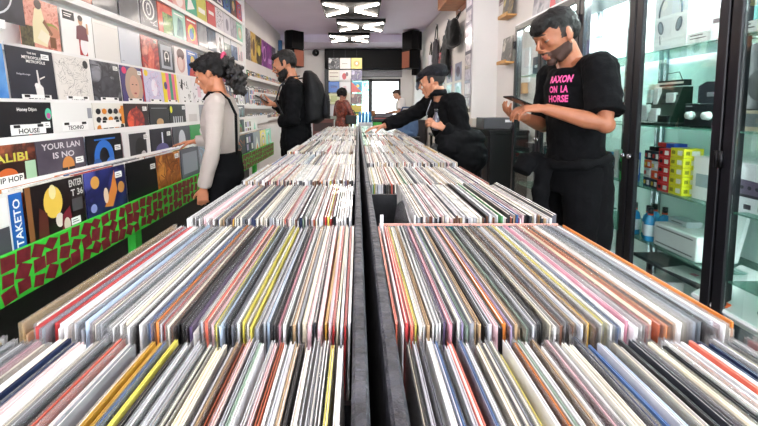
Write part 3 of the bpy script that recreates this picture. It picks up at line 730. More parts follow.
def rec_mesh(T):
    """cover, inner sleeve and clear outer sleeve for one record of thickness T; local x across, y away from the viewer"""
    if T in rec_me: return rec_me[T]
    h, L, w = .315, .315, .0007
    a = MB()
    # folded card cover: two panels and a rounded spine facing the viewer
    prof = [(-T/2, L), (-T/2, .0012), (-T/4, 0), (T/4, 0), (T/2, .0012), (T/2, L), (T/2 - w, L), (T/2 - w, .002), (-T/2 + w, .002), (-T/2 + w, L)]
    n = len(prof)
    vs = [(x, y, 0) for x, y in prof] + [(x, y, h) for x, y in prof]
    fs = [(i, (i+1) % n, n + (i+1) % n, n + i) for i in range(n)]
    for q in (0, n):   # top and bottom edges split in convex strips
        for f in ((0, 1, 8, 9), (1, 2, 3, 4, 7, 8), (4, 5, 6, 7)):
            fs.append(tuple(q + i for i in (f if q else f[::-1])))
    a.add(vs, fs)
    b = MB().box(-T/2 + w + .0003, T/2 - w - .0003, .003, L - .002, .004, h - .0018)
    c = MB(); g = .00025
    for s in (-1, 1): c.box(s * (T/2 + g), s * (T/2 + g + .0002), -.0025, L + .003, 0, h + .0018)
    out = []
    for mb, nm in ((a, 'cover'), (b, 'inner_sleeve'), (c, 'plastic_outer_sleeve')):
        o = mb.build(nm, mat('#ffffff')); out.append(o.data); bpy.data.objects.remove(o)
    rec_me[T] = out
    return out
def slotted(name, me, m, parent):
    o = link(name, me, parent)
    o.material_slots[0].link = 'OBJECT'; o.material_slots[0].material = m
    return o
INNER = [mat('#f3f1ec', .6, var=.12, vscale=30), mat('#e9e2d0', .6, var=.12, vscale=30), mat('#1c1c20', .5), mat('#cfd0d4', .6)]
INW = [6, 3, 2, 2]
inds = []
def layout(x0, x1, seed, gapf, seq, tmin=.0026, tmax=.0058):
    """bottom and top x of every record of a row so that neighbours never cross"""
    r = random.Random(seed); out = []
    b = x0 + .002; t = x0 + .002; i = 0
    ph = r.uniform(0, 6)
    while True:
        T = r.choice((.0022, .0027, .0032, .0042)) if i >= len(seq) or not isinstance(seq[i], tuple) else seq[i][1]
        g1, g2 = r.random() ** 2 * gapf, r.random() ** 2 * gapf
        b2, t2 = b + T/2 + .0006 + g1, t + T/2 + .0006 + g2
        # slow sway of the lean along the row
        sway = .008 * math.sin(ph + 9 * (b - x0) / (x1 - x0)) + .0015 * r.uniform(-1, 1)
        if t2 - b2 > sway + .004: b2 += min(.003, (t2 - b2 - sway) * .4)
        if t2 - b2 < sway - .004: t2 += min(.003, (sway - t2 + b2) * .4)
        if max(b2, t2) + T/2 > x1 - .002: break
        out.append((b2, t2, T)); b, t = b2 + T/2 + .0006, t2 + T/2 + .0006; i += 1
    return out
def expand(seq, n, r):
    s = [q if isinstance(q, str) else q[0] for q in seq]
    if len(s) < n:   # weave filler sleeves between the given ones
        out, need = list(s), n - len(s)
        for _ in range(need):
            out.insert(r.randrange(len(out) + 1), r.choices(WN, WV)[0])
        s = out
    return s[:n]
def colour_row(seq_at, lay, x0, x1, r):
    names = [None] * len(lay)
    for f, nm in seq_at:   # fraction across the row, colour
        i = min(range(len(lay)), key=lambda q: abs(lay[q][0] - (x0 + f * (x1 - x0))))
        names[i] = nm
    prev = None
    for i in range(len(lay)):
        if names[i] is None:
            c = r.choices(WN, WV)[0]
            if prev and r.random() < .15: c = prev
            names[i] = c
        prev = names[i]
    return names
ROWDEF = [  # k, side, gap, colours by place
    (0, 'L', .0036, [(.02,'mustard'),(.05,'black'),(.10,'slate grey'),(.30,'chalk white'),(.36,'black'),(.42,'cream'),(.45,'mustard'),(.47,'mustard'),(.50,'yellow'),(.55,'pearl grey'),(.60,'cream'),(.64,'black'),(.68,'rust'),(.71,'silver grey'),(.74,'sage green'),(.77,'pearl grey'),(.80,'rust'),(.82,'chalk white'),(.85,'pearl grey'),(.88,'black'),(.90,'chalk white'),(.94,'slate grey'),(.96,'chalk white'),(.98,'yellow')]),
    (0, 'R', .0036, [(.02,'black'),(.05,'slate grey'),(.08,'chalk white'),(.11,'black'),(.14,'coral'),(.17,'blue'),(.20,'cream'),(.22,'chalk white'),(.25,'ash grey'),(.28,'yellow'),(.31,'orange'),(.34,'sage green'),(.37,'tan'),(.40,'blush pink'),(.43,'chalk white'),(.47,'navy'),(.49,'blue'),(.52,'pale blue'),(.55,'cream'),(.58,'black'),(.62,'silver grey'),(.66,'black'),(.70,'orange'),(.74,'coral'),(.78,'navy'),(.80,'pearl grey'),(.84,'yellow'),(.87,'charcoal'),(.90,'chalk white'),(.93,'red'),(.97,'magenta')]),
    (1, 'L', .0011, [(.01,'mustard'),(.03,'tan'),(.06,'red'),(.08,'red'),(.12,'chalk white'),(.15,'pearl grey'),(.18,'pale blue'),(.22,'pearl grey'),(.26,'chalk white'),(.30,'cream'),(.35,'black'),(.38,'navy'),(.41,'blue'),(.45,'red'),(.50,'black'),(.53,'purple'),(.58,'coral'),(.62,'yellow'),(.66,'slate grey'),(.70,'yellow'),(.74,'pale blue'),(.80,'black'),(.86,'blush pink'),(.92,'red'),(.96,'red'),(.98,'chalk white')]),
    (1, 'R', .0011, [(.01,'coral'),(.03,'red'),(.05,'coral'),(.09,'tan'),(.11,'chalk white'),(.14,'purple'),(.18,'black'),(.21,'lilac'),(.25,'tan'),(.30,'blush pink'),(.34,'orange'),(.38,'tan'),(.42,'black'),(.46,'brown'),(.50,'tan'),(.54,'mustard'),(.58,'yellow'),(.60,'blue'),(.64,'pink'),(.68,'red'),(.72,'rust'),(.74,'orange'),(.76,'orange'),(.80,'chalk white'),(.84,'pearl grey'),(.88,'black'),(.91,'silver grey'),(.94,'chalk white'),(.97,'lilac'),(.99,'orange')])]
crate_nm = {(0, 'L'): 'front left row', (0, 'R'): 'front right row', (1, 'L'): 'second left row', (1, 'R'): 'second right row', (2, 'L'): 'third left row'}
def zone(f):
    for lim, nm in ((.12, 'left end'), (.3, 'left part'), (.45, 'left of centre'), (.58, 'centre'), (.72, 'right of centre'), (.88, 'right part'), (9, 'right end')):
        if f < lim: return nm
MAXREC = 299
extra = []   # rest rows -> stuff
ROWDEF.append((2, 'L', .0016, [(.1,'chalk white'),(.15,'chalk white'),(.25,'slate grey'),(.35,'charcoal'),(.62,'blush pink'),(.85,'yellow')]))
left_over = None
for k, side, gap, seq in ROWDEF:
    x0, x1 = (XL0, XL1) if side == 'L' else (XR0, XR1)
    r = random.Random(100 + k * 7 + (side == 'R'))
    lay = layout(x0, x1, 40 + k * 3 + (side == 'R'), gap, [])
    names = colour_row(seq, lay, x0, x1, r)
    for i, ((b, t, T), nm) in enumerate(zip(lay, names)):
        if len(inds) >= MAXREC: left_over = (lay[i:], names[i:]); break
        hj = r.uniform(-.0028, .0018) - (.008 if r.random() < .05 else 0); yj = r.uniform(-.004, .006)
        a = math.atan2(t - b, .315)
        inner_w = r.choices(range(4), INW)[0]
        plastic = r.random() < .55
        e = bpy.data.objects.new('record', None); C.objects.link(e)
        e.empty_display_size = .1
        e.location = (b, row_y(k) + yj, TOP - .315 + hj); e.rotation_euler = (0, a, r.uniform(-.006, .006))
        me = rec_mesh(T)
        slotted('cover', me[0], streaked(CL[nm]), e)
        slotted('inner_sleeve', me[1], INNER[inner_w], e)
        if plastic: slotted('plastic_outer_sleeve', me[2], PLAST, e)
        inds.append(dict(o=e, nm=nm, row=(k, side), i=i, n=len(lay), f=(b - x0) / (x1 - x0), T=T, inner=inner_w, pl=plastic, lean=a, names=names, hj=hj))
# labels
IN = ['white inner', 'cream inner', 'black inner', 'grey inner']
def lab(d, lvl):
    L = d['names'][d['i'] - 1] if d['i'] else 'crate side'; Rr = d['names'][d['i'] + 1] if d['i'] + 1 < d['n'] else 'crate side'
    w = 'thick' if d['T'] > .003 else 'thin'
    c = crate_nm[d['row']]
    if lvl == 0: s = f"{d['nm']} record between {L} and {Rr}, {zone(d['f'])} of {c}"
    elif lvl == 1: s = f"{w} {d['nm']} record between {L} and {Rr}, {zone(d['f'])} of {c}"
    else:
        LL = d['names'][max(0, d['i'] - 2)]
        s = f"{w} {d['nm']} record, {IN[d['inner']]}, between {L} and {Rr}, {zone(d['f'])} of {c}"
        if L == Rr: s = s.replace(f'between {L} and {L}', f'between two {L}')
        s = s.replace('left of centre', 'middle').replace('right of centre', 'middle').replace('outer ', '')
        if len(s.split()) > 16: s = s.replace(w + ' ', '', 1)
        if len(s.split()) > 16: s = s.replace(' of third left row', ', third left row').replace(' and ', '/')
    return s
for d in inds: d['lvl'] = 0
for lv in (1, 2):
    cnt = {}
    for d in inds: cnt.setdefault(lab(d, d['lvl']), []).append(d)
    for q in cnt.values():
        if len(q) > 1:
            for d in q: d['lvl'] = lv
for d in inds:
    tag(d['o'], lab(d, d['lvl']), 'record', f'records standing in the {crate_nm[d["row"]]}')
print('INDIVIDUAL RECORDS', len(inds), 'dup labels', len(inds) - len({d['o']['label'] for d in inds}))

# all farther records, and those behind the rack fronts, as one mesh with a colour per record
SV, SF, SC = [], [], []
def sbox(x, y, z, T, a, L, h, col, inner, spine, rz=0):
    """record-shaped box: bottom centre front at (x,y,z), leaning by a; top has cover / inner / cover strips"""
    o = len(SV); ca, sa = math.cos(a), math.sin(a); w = min(.0008, T * .22)
    def pt(px, py, pz):
        X, Z = px * ca + pz * sa, -px * sa + pz * ca
        if rz: X, py = -py, X
        SV.append((x + X, y + py, z + Z))
    for zz in (0, h):
        for px in (-T/2, -T/2 + w, T/2 - w, T/2):
            pt(px, 0, zz); pt(px, L, zz)
    # indices: zz block 8; px pair 2
    I = lambda b, p, q: o + b * 8 + p * 2 + q
    F = [((I(0,0,0), I(0,0,1), I(1,0,1), I(1,0,0)), col), ((I(0,3,0), I(1,3,0), I(1,3,1), I(0,3,1)), col),
         ((I(1,0,0), I(1,0,1), I(1,1,1), I(1,1,0)), col), ((I(1,1,0), I(1,1,1), I(1,2,1), I(1,2,0)), inner), ((I(1,2,0), I(1,2,1), I(1,3,1), I(1,3,0)), col),
         ((I(0,0,0), I(1,0,0), I(1,1,0), I(1,2,0), I(1,3,0), I(0,3,0)), spine), ((I(0,0,1), I(0,3,1), I(1,3,1), I(1,2,1), I(1,1,1), I(1,0,1)), col),
         ((I(0,0,0), I(0,3,0), I(0,3,1), I(0,0,1)), col)]
    for f, c in F: SF.append(f); SC.append(c)
LC = {k: lin(v) for k, v in CL.items()}
IC = [lin('#f3f1ec'), lin('#e9e2d0'), lin('#2a2a2e'), lin('#cfd0d4')]
for k in range(2, 12):
    for side in 'LR':
        x0, x1 = (XL0, XL1) if side == 'L' else (XR0, XR1)
        if k == 2 and side == 'R': x0 += .07
        r = random.Random(300 + k * 2 + (side == 'R'))
        lay = layout(x0, x1, 500 + k * 2 + (side == 'R'), .0016, [])
        hint = {(2, 'L'): [(.1,'chalk white'),(.15,'chalk white'),(.25,'slate grey'),(.35,'charcoal'),(.62,'blush pink'),(.85,'yellow')], (3, 'L'): [(.2,'red'),(.25,'red'),(.3,'coral')], (2, 'R'): [(.5,'brown'),(.6,'black'),(.66,'black'),(.72,'magenta'),(.85,'tan')], (3, 'R'): [(.03,'green'),(.05,'yellow'),(.25,'orange'),(.3,'yellow')]}.get((k, side), [])
        names = colour_row(hint, lay, x0, x1, r)
        if (k, side) == (2, 'L'): lay, names = left_over
        jh = r.uniform(-.006, .004)
        for (b, t, T), nm in zip(lay, names):
            if r.random() < .5 and nm in ('black', 'charcoal', 'slate grey'): nm = 'pearl grey'
            sp = LC[r.choice(SPINES)] if r.random() < .6 else LC[nm]
            sbox(b, row_y(k) + r.uniform(-.005, .006), TOP - .315 + jh + r.uniform(-.005, .004) - (.014 if r.random() < .05 else 0), T, math.atan2(t - b, .315), .315, .315, LC[nm], IC[r.choices(range(4), INW)[0]], sp)
# stacked behind the face-out sleeves of the rack (planes across the aisle)
def behind(xf, zb, h, y0, n, step, m, r, dx=.0125):
    for i in range(n):
        for j in range(m):
            nm = r.choices(WN, WV)[0]
            sbox(xf - .012 - j * dx + r.uniform(-.002, .002), y0 + i * step + r.uniform(0, .012), zb + r.uniform(-.012, .004) - .01, r.choice((.003, .004, .005)), 0, .31, h, LC[nm], IC[r.choices(range(4), INW)[0]], LC[nm])
r = random.Random(77)
behind(-1.31, .645, .31, 1.13, 14, .3265, 10, r, .0128)
behind(-1.50, .942, .165, 1.43, 13, .325, 7, r, .013)
behind(-1.655, 1.031, .262, 1.41, 13, .318, 8, r, .016)
me = bpy.data.meshes.new('packed_records'); me.from_pydata(SV, [], SF); me.materials.append(attr_mat())
ca = me.color_attributes.new('Col', 'FLOAT_COLOR', 'CORNER')
buf = []
for p in me.polygons:
    for _ in p.loop_indices: buf.extend(SC[p.index])
ca.data.foreach_set('color', buf)
o = link('packed_records', me)
tag(o, 'tightly packed records filling the farther crate rows and the wall rack behind the front sleeves', 'records', kind='stuff')

# odd things in the crates
def divcard(x, y, w, h, col, label, tabs=None, rz=0, z=.735):
    t = MB().box(-w/2, w/2, -.001, .001, 0, h, mat(col, .35)).build('divider_card')
    t.location = (x, y, z); t.rotation_euler = (0, 0, rz); tag(t, label, 'divider card', 'divider cards in the crates')
    return t
d_ = divcard(.212, row_y(2) - .021, .345, .312, '#17707a', 'wide teal divider card behind the second right row')
MB().box(-.17, .165, -.0016, .0016, .3125, .3165, mat('#e9b0a0', .4)).build('paper_edge', None, d_)
divcard(.046, row_y(2) - .027, .006, .335, '#e8e6e8', 'narrow white upright divider at the inner corner of the second right row')
ln = bpy.data.objects.new('record', None); C.objects.link(ln); ln.location = (.055, row_y(2) + .012, TOP - .322); ln.rotation_euler = (0, R(9), R(-3))
for m_, q_, nm_ in zip(rec_mesh(.0042), (streaked(CL['silver grey']), INNER[3], PLAST), ('cover', 'inner_sleeve', 'plastic_outer_sleeve')): slotted(nm_, m_, q_, ln)
tag(ln, 'leaning silver grey record beside the dark gap, left end of third right row', 'record', 'records standing in the third right row')
t_ = MB().box(-.15, .15, -.0012, .0012, 0, .31, glass('#d4d6da', 1.5, .55, .1, '#b9bcc2')).build('clear_sleeve')
t_.location = (.125, row_y(3) - .14, .742); t_.rotation_euler = (R(-18), 0, R(-24)); 
bpy.data.objects.remove(t_)
divcard(XL0 + .245, row_y(1) + .322, .0035, .33, '#26262c', 'thin black divider standing up in the second left row').rotation_euler = (0, 0, 0)
# ------------------------------------------------------------------ glass display cabinets on the right
FRM = mat('#17161b', .35, bump=.05, bscale=80)
GL = glass('#f8fdfc', .3)
GSH = glass('#d5f2ea', .8, .10, .02, '#cfeee5')
RW = R(-90)
CX = 1.5; CD = .38; CZ = 2.03; BAY = .53
def cabinet(y0, label):
    t = thing('display_cabinet', label, 'display cabinet', (CX, y0, 0), 0, 'glass display cabinets')
    y1 = 2 * BAY - .004
    mb = MB()
    mb.box(0, CD, .0, y1, 0, .09, FRM); mb.box(.03, CD, .0, y1, CZ - .03, CZ, FRM)
    mb.box(.03, .06, 0, .03, .09, CZ - .03, FRM).box(.03, .06, y1 - .03, y1, .09, CZ - .03, FRM)
    mb.box(CD - .03, CD, 0, .03, .09, CZ - .03, FRM).box(CD - .03, CD, y1 - .03, y1, .09, CZ - .03, FRM)
    mb.build('frame', None, t)
    mb = MB().box(CD - .012, CD - .004, .03, y1 - .03, .09, CZ - .03, mat('#f0f8f7', .4))
    mb.build('back_panel', None, t)
    mb = MB()
    for y in (.32, .36, .74, .78): mb.box(CD - .03, CD - .013, y, y + .018, .09, CZ - .03, mat('#9aa6ab', .25, .8))
    mb.build('shelf_rails', None, t)
    for i in range(2):
        a, b = i * BAY + .003, (i + 1) * BAY - .007
        d = MB().bbox(0, .026, a, a + .045, .1, CZ, FRM, .003)
        d.bbox(0, .026, b - .045, b, .1, CZ, FRM, .003).bbox(0, .026, a + .046, b - .046, CZ - .05, CZ, FRM, .003).bbox(0, .026, a + .046, b - .046, .1, .16, FRM, .003)
        d = d.build('door', None, t)
        MB().box(.010, .014, a + .046, b - .046, .161, CZ - .051, GL).build('glass_pane', None, d)
        hy = b - .004 if i == 1 else a + .004
        for z in (.3, 1.02, 1.82): MB().tube([(-.006, hy, z), (-.006, hy, z + .07)], .009, mat('#1b1a1e', .3, .6), n=10).build('hinge', None, d)
        ky = a + .02 if i == 1 else b - .02
        MB().tube([(-.003, ky, 1.0), (-.02, ky, 1.0)], .012, mat('#b5b5ba', .2, .9), n=12).build('lock_knob', None, d)
    for z in (.545, .835, 1.165, 1.55):
        MB().box(.035, CD - .035, .034, y1 - .034, z, z + .007, GSH).build('glass_shelf', None, t)
    mb = MB().box(.075, .105, .06, y1 - .06, CZ - .047, CZ - .032, emit('#f4fffd', 90)).build('light_strip', None, t)
    for yy_ in (.036,): MB().box(.05, .06, yy_, yy_ + .007, .1, CZ - .04, emit('#f4fffd', 14)).build('corner_light', None, t)
    return t
cabinet(2.62, 'farthest dark framed glass cabinet, behind the man in the printed T-shirt')
cabinet(1.56, 'middle dark framed glass cabinet with headphone box and coloured cartons')
cabinet(.50, 'nearest dark framed glass cabinet at the right picture edge')
S1z, S2z, S3z, S4z = 1.5575, 1.1725, .8425, .5525
def W(name, label, cat, x0, x1, y0, y1, z, h, col, extra=None, group=None, c=.002, rz=None, flap=True):
    """carton with printed front: local origin centre bottom of the aisle face"""
    t = thing(name, label, cat, ((x0 + x1)/2, (y0 + y1)/2, z), RW if rz is None else rz, group)
    w, d = (y1 - y0)/2, (x1 - x0)/2
    b = MB().bbox(-w, w, -d, d, 0, h, K(col), c)
    b.build('carton', None, t)
    if extra:
        e = MB(); extra(e, w, d, h); e.build('printing', None, t)
    if flap: MB().box(-w + .004, w - .004, -.0008, .0008, h, h + .0004, mat('#bdbab4', .5)).build('lid_seam', None, t)
    return t
HPG = mat('#5f6f78', .35)
def hp(e, w, d, h):
    y = -d - .001
    n = 16; pts = [(.066 * w/.1 * math.cos(a), y, h*.56 + .095 * math.sin(a)) for a in [R(-8 + i * 196/n) for i in range(n + 1)]]
    e.tube(pts, .0045, HPG, n=6)
    for s in (-1, 1):
        M = Matrix.Translation((s * .056, y, h*.36)) @ Matrix.Rotation(R(s * 14), 4, 'Y')
        vs = [M @ Vector((.019 * math.cos(2*PI*i/16), 0, .036 * math.sin(2*PI*i/16))) for i in range(16)]
        e.add([v - Vector((0, .001, 0)) for v in vs], [tuple(range(16))], HPG)
        vs = [M @ Vector((.010 * math.cos(2*PI*i/16) , 0, .026 * math.sin(2*PI*i/16))) for i in range(16)]
        e.add([v - Vector((0, .002, 0)) for v in vs], [tuple(range(16))], mat('#8fa3ab', .3))
    e.tube([(-.06, y, h*.24), (-.055, y, h*.1)], .002, HPG, n=6)
W('headphone_box', 'white box with large headphones printed on it, top cabinet shelf', 'box', 1.575, 1.70, 1.845, 2.055, S1z, .33, '#f3f6f6', hp)
W('product_box', 'bright blue box behind the headphone box', 'box', 1.62, 1.80, 2.058, 2.115-.03, S1z, .38, '#2f7fe0', lambda e, w, d, h: e.box(-w*.6, w*.6, -d - .001, -d, h*.45, h*.48, mat('#cfe4ff', .4)).box(-w*.6, 0, -d - .001, -d, h*.1, h*.12, mat('#cfe4ff', .4)))
W('product_box', 'small white box with a red stripe beside the headphone box, top shelf', 'box', 1.62, 1.72, 1.665, 1.78, S1z, .16, '#e9ecec', lambda e, w, d, h: e.box(-w, w, -d - .001, -d, .0, .02, mat('#c2334f', .4)).box(-w*.7, w*.7, -d - .001, -d, .09, .11, mat('#4b5a60', .4)))
def shelf_tag(y, z, label, x=1.53):
    t = thing('shelf_tag', label, 'price tag', (x, y, z), RW, 'white shelf tags in the cabinets')
    MB().box(-.06, .06, -.001, .001, .008, .05, mat('#f4f5f3', .5)).box(-.06, .06, -.001, .03, .006, .008, mat('#f4f5f3', .5)).build('card', None, t)
    MB().box(-.045, .02, -.0018, -.001, .035, .04, mat('#444', .5) if False else mat('#444444', .5)).box(-.045, .035, -.0018, -.001, .022, .026, mat('#444444', .5)).build('lettering', None, t)
shelf_tag(1.73, S1z - .003, 'white price tag below the small white box, middle cabinet top shelf')
shelf_tag(1.525, S1z - .003, 'white price tag on the top shelf of the nearest cabinet')
# stand with small cartridge boxes
t = thing('cartridge_stand', 'dark tiered stand of small cartridge boxes on the second cabinet shelf', 'display stand', (1.60, 2.0, S2z), RW)
GR = mat('#1c3026', .3); DKG = mat('#1d2a26', .3)
MB().bbox(-.11, .11, -.05, .07, 0, .02, DKG).build('base', None, t)
MB().prism([(-.04, .02), (.07, .02), (.07, .2), (.02, .2)], -.1, .1, GR, 'yz').build('riser', None, t)
for (x, y, z, w, h, c) in ((-.09, -.07+.03, .021, .04, .09, '#e8eceb'), (-.035, -.045, .021, .05, .05, '#dfe6e4'), (.03, -.045, .021, .06, .035, '#12181a'), (-.09, -.015, .12, .03, .07, '#c9d6d2'), (-.05, -.01, .11, .03, .09, '#f1f4f3'), (.0, -.01, .09, .08, .03, '#12181a'), (.0, .0, .14, .09, .02, '#0e1414'), (.035, -.012, .12, .05, .05, '#e3e9e7'), (-.1, .0, .19, .05, .03, '#e9e4d6'), (-.02, -.047, .021, .045, .07, '#f1f4f3')):
    MB().bbox(x, x + w, y, y + .022, z, z + h, mat(c, .3), .002).build('cartridge_box', None, t)
MB().box(-.06, .1, .02, .06, .205, .235, DKG).box(-.06, .1, .015, .02, .215, .225, mat('#e8e4d8', .4)).build('top_tray', None, t)
mb = MB().tube([(-.02, .03, .235), (-.02, .03, .27), (.06, .03, .275), (.08, .03, .235)], .002, DKG, n=6); mb.build('wire_hook', None, t)
# amplifier with two white knobs, dark box on it
t = thing('amplifier', 'black amplifier with two white round knobs, second cabinet shelf', 'amplifier', (1.67, 1.755, S2z), RW)
MB().bbox(-.085, .085, -.09, .1, .008, .115, mat('#20262c', .3), .004).box(-.07, -.05, -.07, .07, 0, .008, FRM).box(.05, .07, -.07, .07, 0, .008, FRM).build('body', None, t)
for x in (-.04, .045): MB().tube([(x, -.091, .058), (x, -.112, .058)], [.02, .017], mat('#f2f4f4', .3), n=20, up=(1, 0, 0)).build('knob', None, t)
MB().box(-.075, -.04, -.0915, -.0905, .098, .104, mat('#b9c2c8', .3)).build('badge', None, t)
t = thing('equipment_case', 'small dark grey case with rounded top standing on the amplifier', 'case', (1.68, 1.745, S2z + .1155), RW)
MB().prism([(-.07, 0), (.07, 0), (.07, .07), (.05, .095), (-.03, .1), (-.07, .08)], -.06, .07, mat('#333a44', .4), 'xz').build('body', None, t)
MB().box(-.02, .02, -.064, -.061, .03, .05, mat('#8c949c', .3)).build('clasp', None, t)
# coloured cartridge cartons, third shelf
g = 'small coloured cartons on the third cabinet shelf'
def lbl(c, lc='#f2f2ee'):
    return lambda e, w, d, h: e.box(w*.1, w*.75, -d - .001, -d, h*.25, h*.75, mat(lc, .4)).box(-w*.8, -w*.3, -d - .001, -d, h*.3, h*.7, mat(c, .4)).box(w, w + .001, -d*.2, d*.6, h*.25, h*.75, mat(lc, .4)).box(w, w + .001, -d*.8, -d*.4, h*.3, h*.7, mat(c, .4))
pos5 = ['bottom', 'second from bottom', 'middle', 'second from top', 'topmost']
for i in range(5): W('cartridge_carton', f'yellow carton, {pos5[i]} of the yellow column', 'box', 1.555, 1.65, 1.795, 1.872, S3z + i * .046, .0445, '#e6e02c', lbl('#8a8a20'), g, .001, flap=False)
for i in range(5): W('cartridge_carton', f'red carton, {pos5[i]} of the red column', 'box', 1.555, 1.65, 1.875, 1.945, S3z + i * .044, .0425, '#d8262c', lbl('#1b1b1f'), g, .001, flap=False)
cc = [('#1f3446', 'navy', .052), ('#c9d2d2', 'pale grey', .05), ('#e5632c', 'orange', .045), ('#22262c', 'black', .05)]
for j, (ya, nm) in enumerate(((1.948, 'beside the red column'), (2.0, 'in the far column'))):
    z = S3z
    for i, (c_, cn, h_) in enumerate(cc if j else cc[::-1]):
        W('cartridge_carton', f'{cn} carton {nm}, {["bottom","lower middle","upper middle","top"][i]} of its stack', 'box', 1.56, 1.65, ya, ya + .048, z, h_ - .002, c_, lbl('#e03a34' if i % 2 else '#e9c53a'), g, .001, flap=False); z += h_
for i, (c_, cn) in enumerate((('#2a4fc0', 'blue'), ('#c8302f', 'red'), ('#15171c', 'black'))):
    W('cartridge_carton', f'low {cn} carton lying behind on top of the others', 'box', 1.57, 1.64, 1.875 + i * .055, 1.92 + i * .055, S3z + (.2225 if i < 2 else .196), .022, c_, None, g, .001, flap=False)
# long white carton with printed mixer spanning the two cabinets' third shelf
def dev(e, w, d, h):
    q = mat('#6d5f78', .4); k = mat('#2e2a38', .4)
    e.add([(-w*.2, -d - .001, h*.34), (w*.85, -d - .001, h*.3), (w*.9, -d - .001, h*.62), (-w*.05, -d - .001, h*.68)], [(0, 1, 2, 3)], q)
    for i in range(6):
        x = -w*.08 + i * w * .16
        e.add([(x + .008*math.cos(a), -d - .002, h*.5 + .008*math.sin(a)) for a in [i_ * PI/5 for i_ in range(10)]], [tuple(range(10))], k)
    e.box(-w*.2, w*.85, -d - .0015, -d - .001, h*.3, h*.36, k)
    e.box(w*.3, w*.45, -d - .001, -d, h*.06, h*.16, k).box(w*.6, w*.75, -d - .001, -d, h*.06, h*.16, k).box(-w*.9, -w*.55, -d - .001, -d, h*.3, h*.6, mat('#9fb3bb', .4))
W('mixer_carton', 'large white carton with a printed purple-grey mixer, third shelf right', 'box', 1.585, 1.80, 1.40, 1.775, S3z, .20, '#f0f1f4', dev)
# blue cleaning bottles
bp_ = thing('cleaning_bottle', 'blue bottle with black cap, nearest of the cleaning bottles', 'bottle', (1.575, 2.0, S4z))
MB().loft([((0, 0, z), (r, 0, 0), (0, r * .8, 0)) for z, r in ((0, .026), (.004, .03), (.1, .03), (.125, .024), (.135, .012), (.15, .012))], mat('#3fa0d8', .15, coat=.5), 14).build('body', None, bp_)
MB().tube([(0, 0, .15), (0, 0, .18)], .013, mat('#17171b', .4), n=12).build('cap', None, bp_)
MB().loft([((0, 0, z), (.0308, 0, 0), (0, .0252, 0)) for z in (.03, .09)], mat('#e9f1f5', .4), 14, cap=False).build('label_wrap', None, bp_)
MB().tube([(0, 0, .141), (0, 0, .149)], .0135, mat('#e0522c', .4), n=12).build('collar', None, bp_)
for i, (x, y, l) in enumerate(((1.60, 2.065, 'blue bottle with black cap, second from the white case'), (1.575, 1.945+.19, 'blue bottle farthest left in the front of the bottle group'), (1.66, 2.03, 'blue bottle at the back of the bottle group, half hidden'), (1.66, 2.1, 'blue bottle at the back left of the bottle group'))):
    dup(bp_, (x, y - .02, S4z), label=l)
for o in bpy.data.objects:
    if o.name.startswith('cleaning_bottle'): o['group'] = 'blue cleaning bottles'
def slots(e, w, d, h):
    q = mat('#2b3034', .4)
    for i in range(22):
        x = -w*.85 + i * w * 1.7/22
        e.box(x, x + w*.045, -d - .001, -d, h*.8, h*.86, q).box(x, x + w*.045, -d - .001, -d, h*.14, h*.2, q)
W('flight_case', 'white metal case with rows of dark slots beside the blue bottles', 'case', 1.56, 1.76, 1.70, 1.955, S4z, .12, '#eef1f0', slots, c=.005)
W('silver_box', 'small silver box lying on the white slotted case', 'box', 1.62, 1.70, 1.83, 1.94, S4z + .1215, .03, '#b9c2c4', lambda e, w, d, h: e.box(-w*.6, w*.6, -d - .001, -d, h*.4, h*.55, mat('#4a5054', .4)))
# lower boards and what lies on them
t = thing('cabinet_board', 'dark slate board low in the middle cabinet', 'shelf board', (1.70, 1.72, .44))
MB().bbox(-.15, .13, -.13, .36, 0, .018, mat('#3a4148', .35), .003).build('board', None, t)
MB().box(-.1, -.08, .3, .32, -.35, 0, FRM).box(-.1, -.08, -.12, -.1, -.35, 0, FRM).box(.08, .1, -.12, -.1, -.35, 0, FRM).box(.08, .1, .3, .32, -.35, 0, FRM).build('leg', None, t)
t = thing('paper_sheet', 'white leaflet with a pink mark on the dark board', 'leaflet', (1.63, 1.78, .459), R(12))
MB().box(-.07, .07, -.1, .1, 0, .002, mat('#f2f4f3', .5)).build('sheet', None, t)
MB().box(-.015, .015, -.015, .015, .002, .0026, mat('#e58aa0', .5)).build('pink_mark', None, t)
W('white_box', 'plain small white box on the floor under the dark board', 'box', 1.60, 1.72, 1.93, 2.04, .091, .26, '#eef1f0')
t = thing('groovebox', 'white tilted music machine with orange buttons at the right picture edge', 'music machine', (1.62, 1.50, .47), RW)
M_ = Matrix.Rotation(R(-14), 4, 'X')
mb = MB(); mb.M = Matrix.Rotation(R(32), 4, 'X'); mb.bbox(-.16, .16, -.12, .14, -.02, .03, mat('#eef0f1', .3), .008); mb.build('body', None, t)
for i in range(4):
    mb = MB(); mb.M = Matrix.Rotation(R(32), 4, 'X'); mb.bbox(-.12 + i * .032, -.098 + i * .032, -.1, -.075, .0305, .038, mat('#f0682c', .3), .002); mb.build('button', None, t)
mb = MB(); mb.M = Matrix.Rotation(R(32), 4, 'X')
mb.tube([(.02, .06, .0305), (.02, .06, .042)], .035, mat('#17181b', .3), n=20); mb.build('dial', None, t)
mb = MB(); mb.M = Matrix.Rotation(R(32), 4, 'X'); mb.tube([(.1, -.05, .0305), (.1, -.05, .045)], .015, mat('#17181b', .3), n=16); mb.build('knob', None, t)

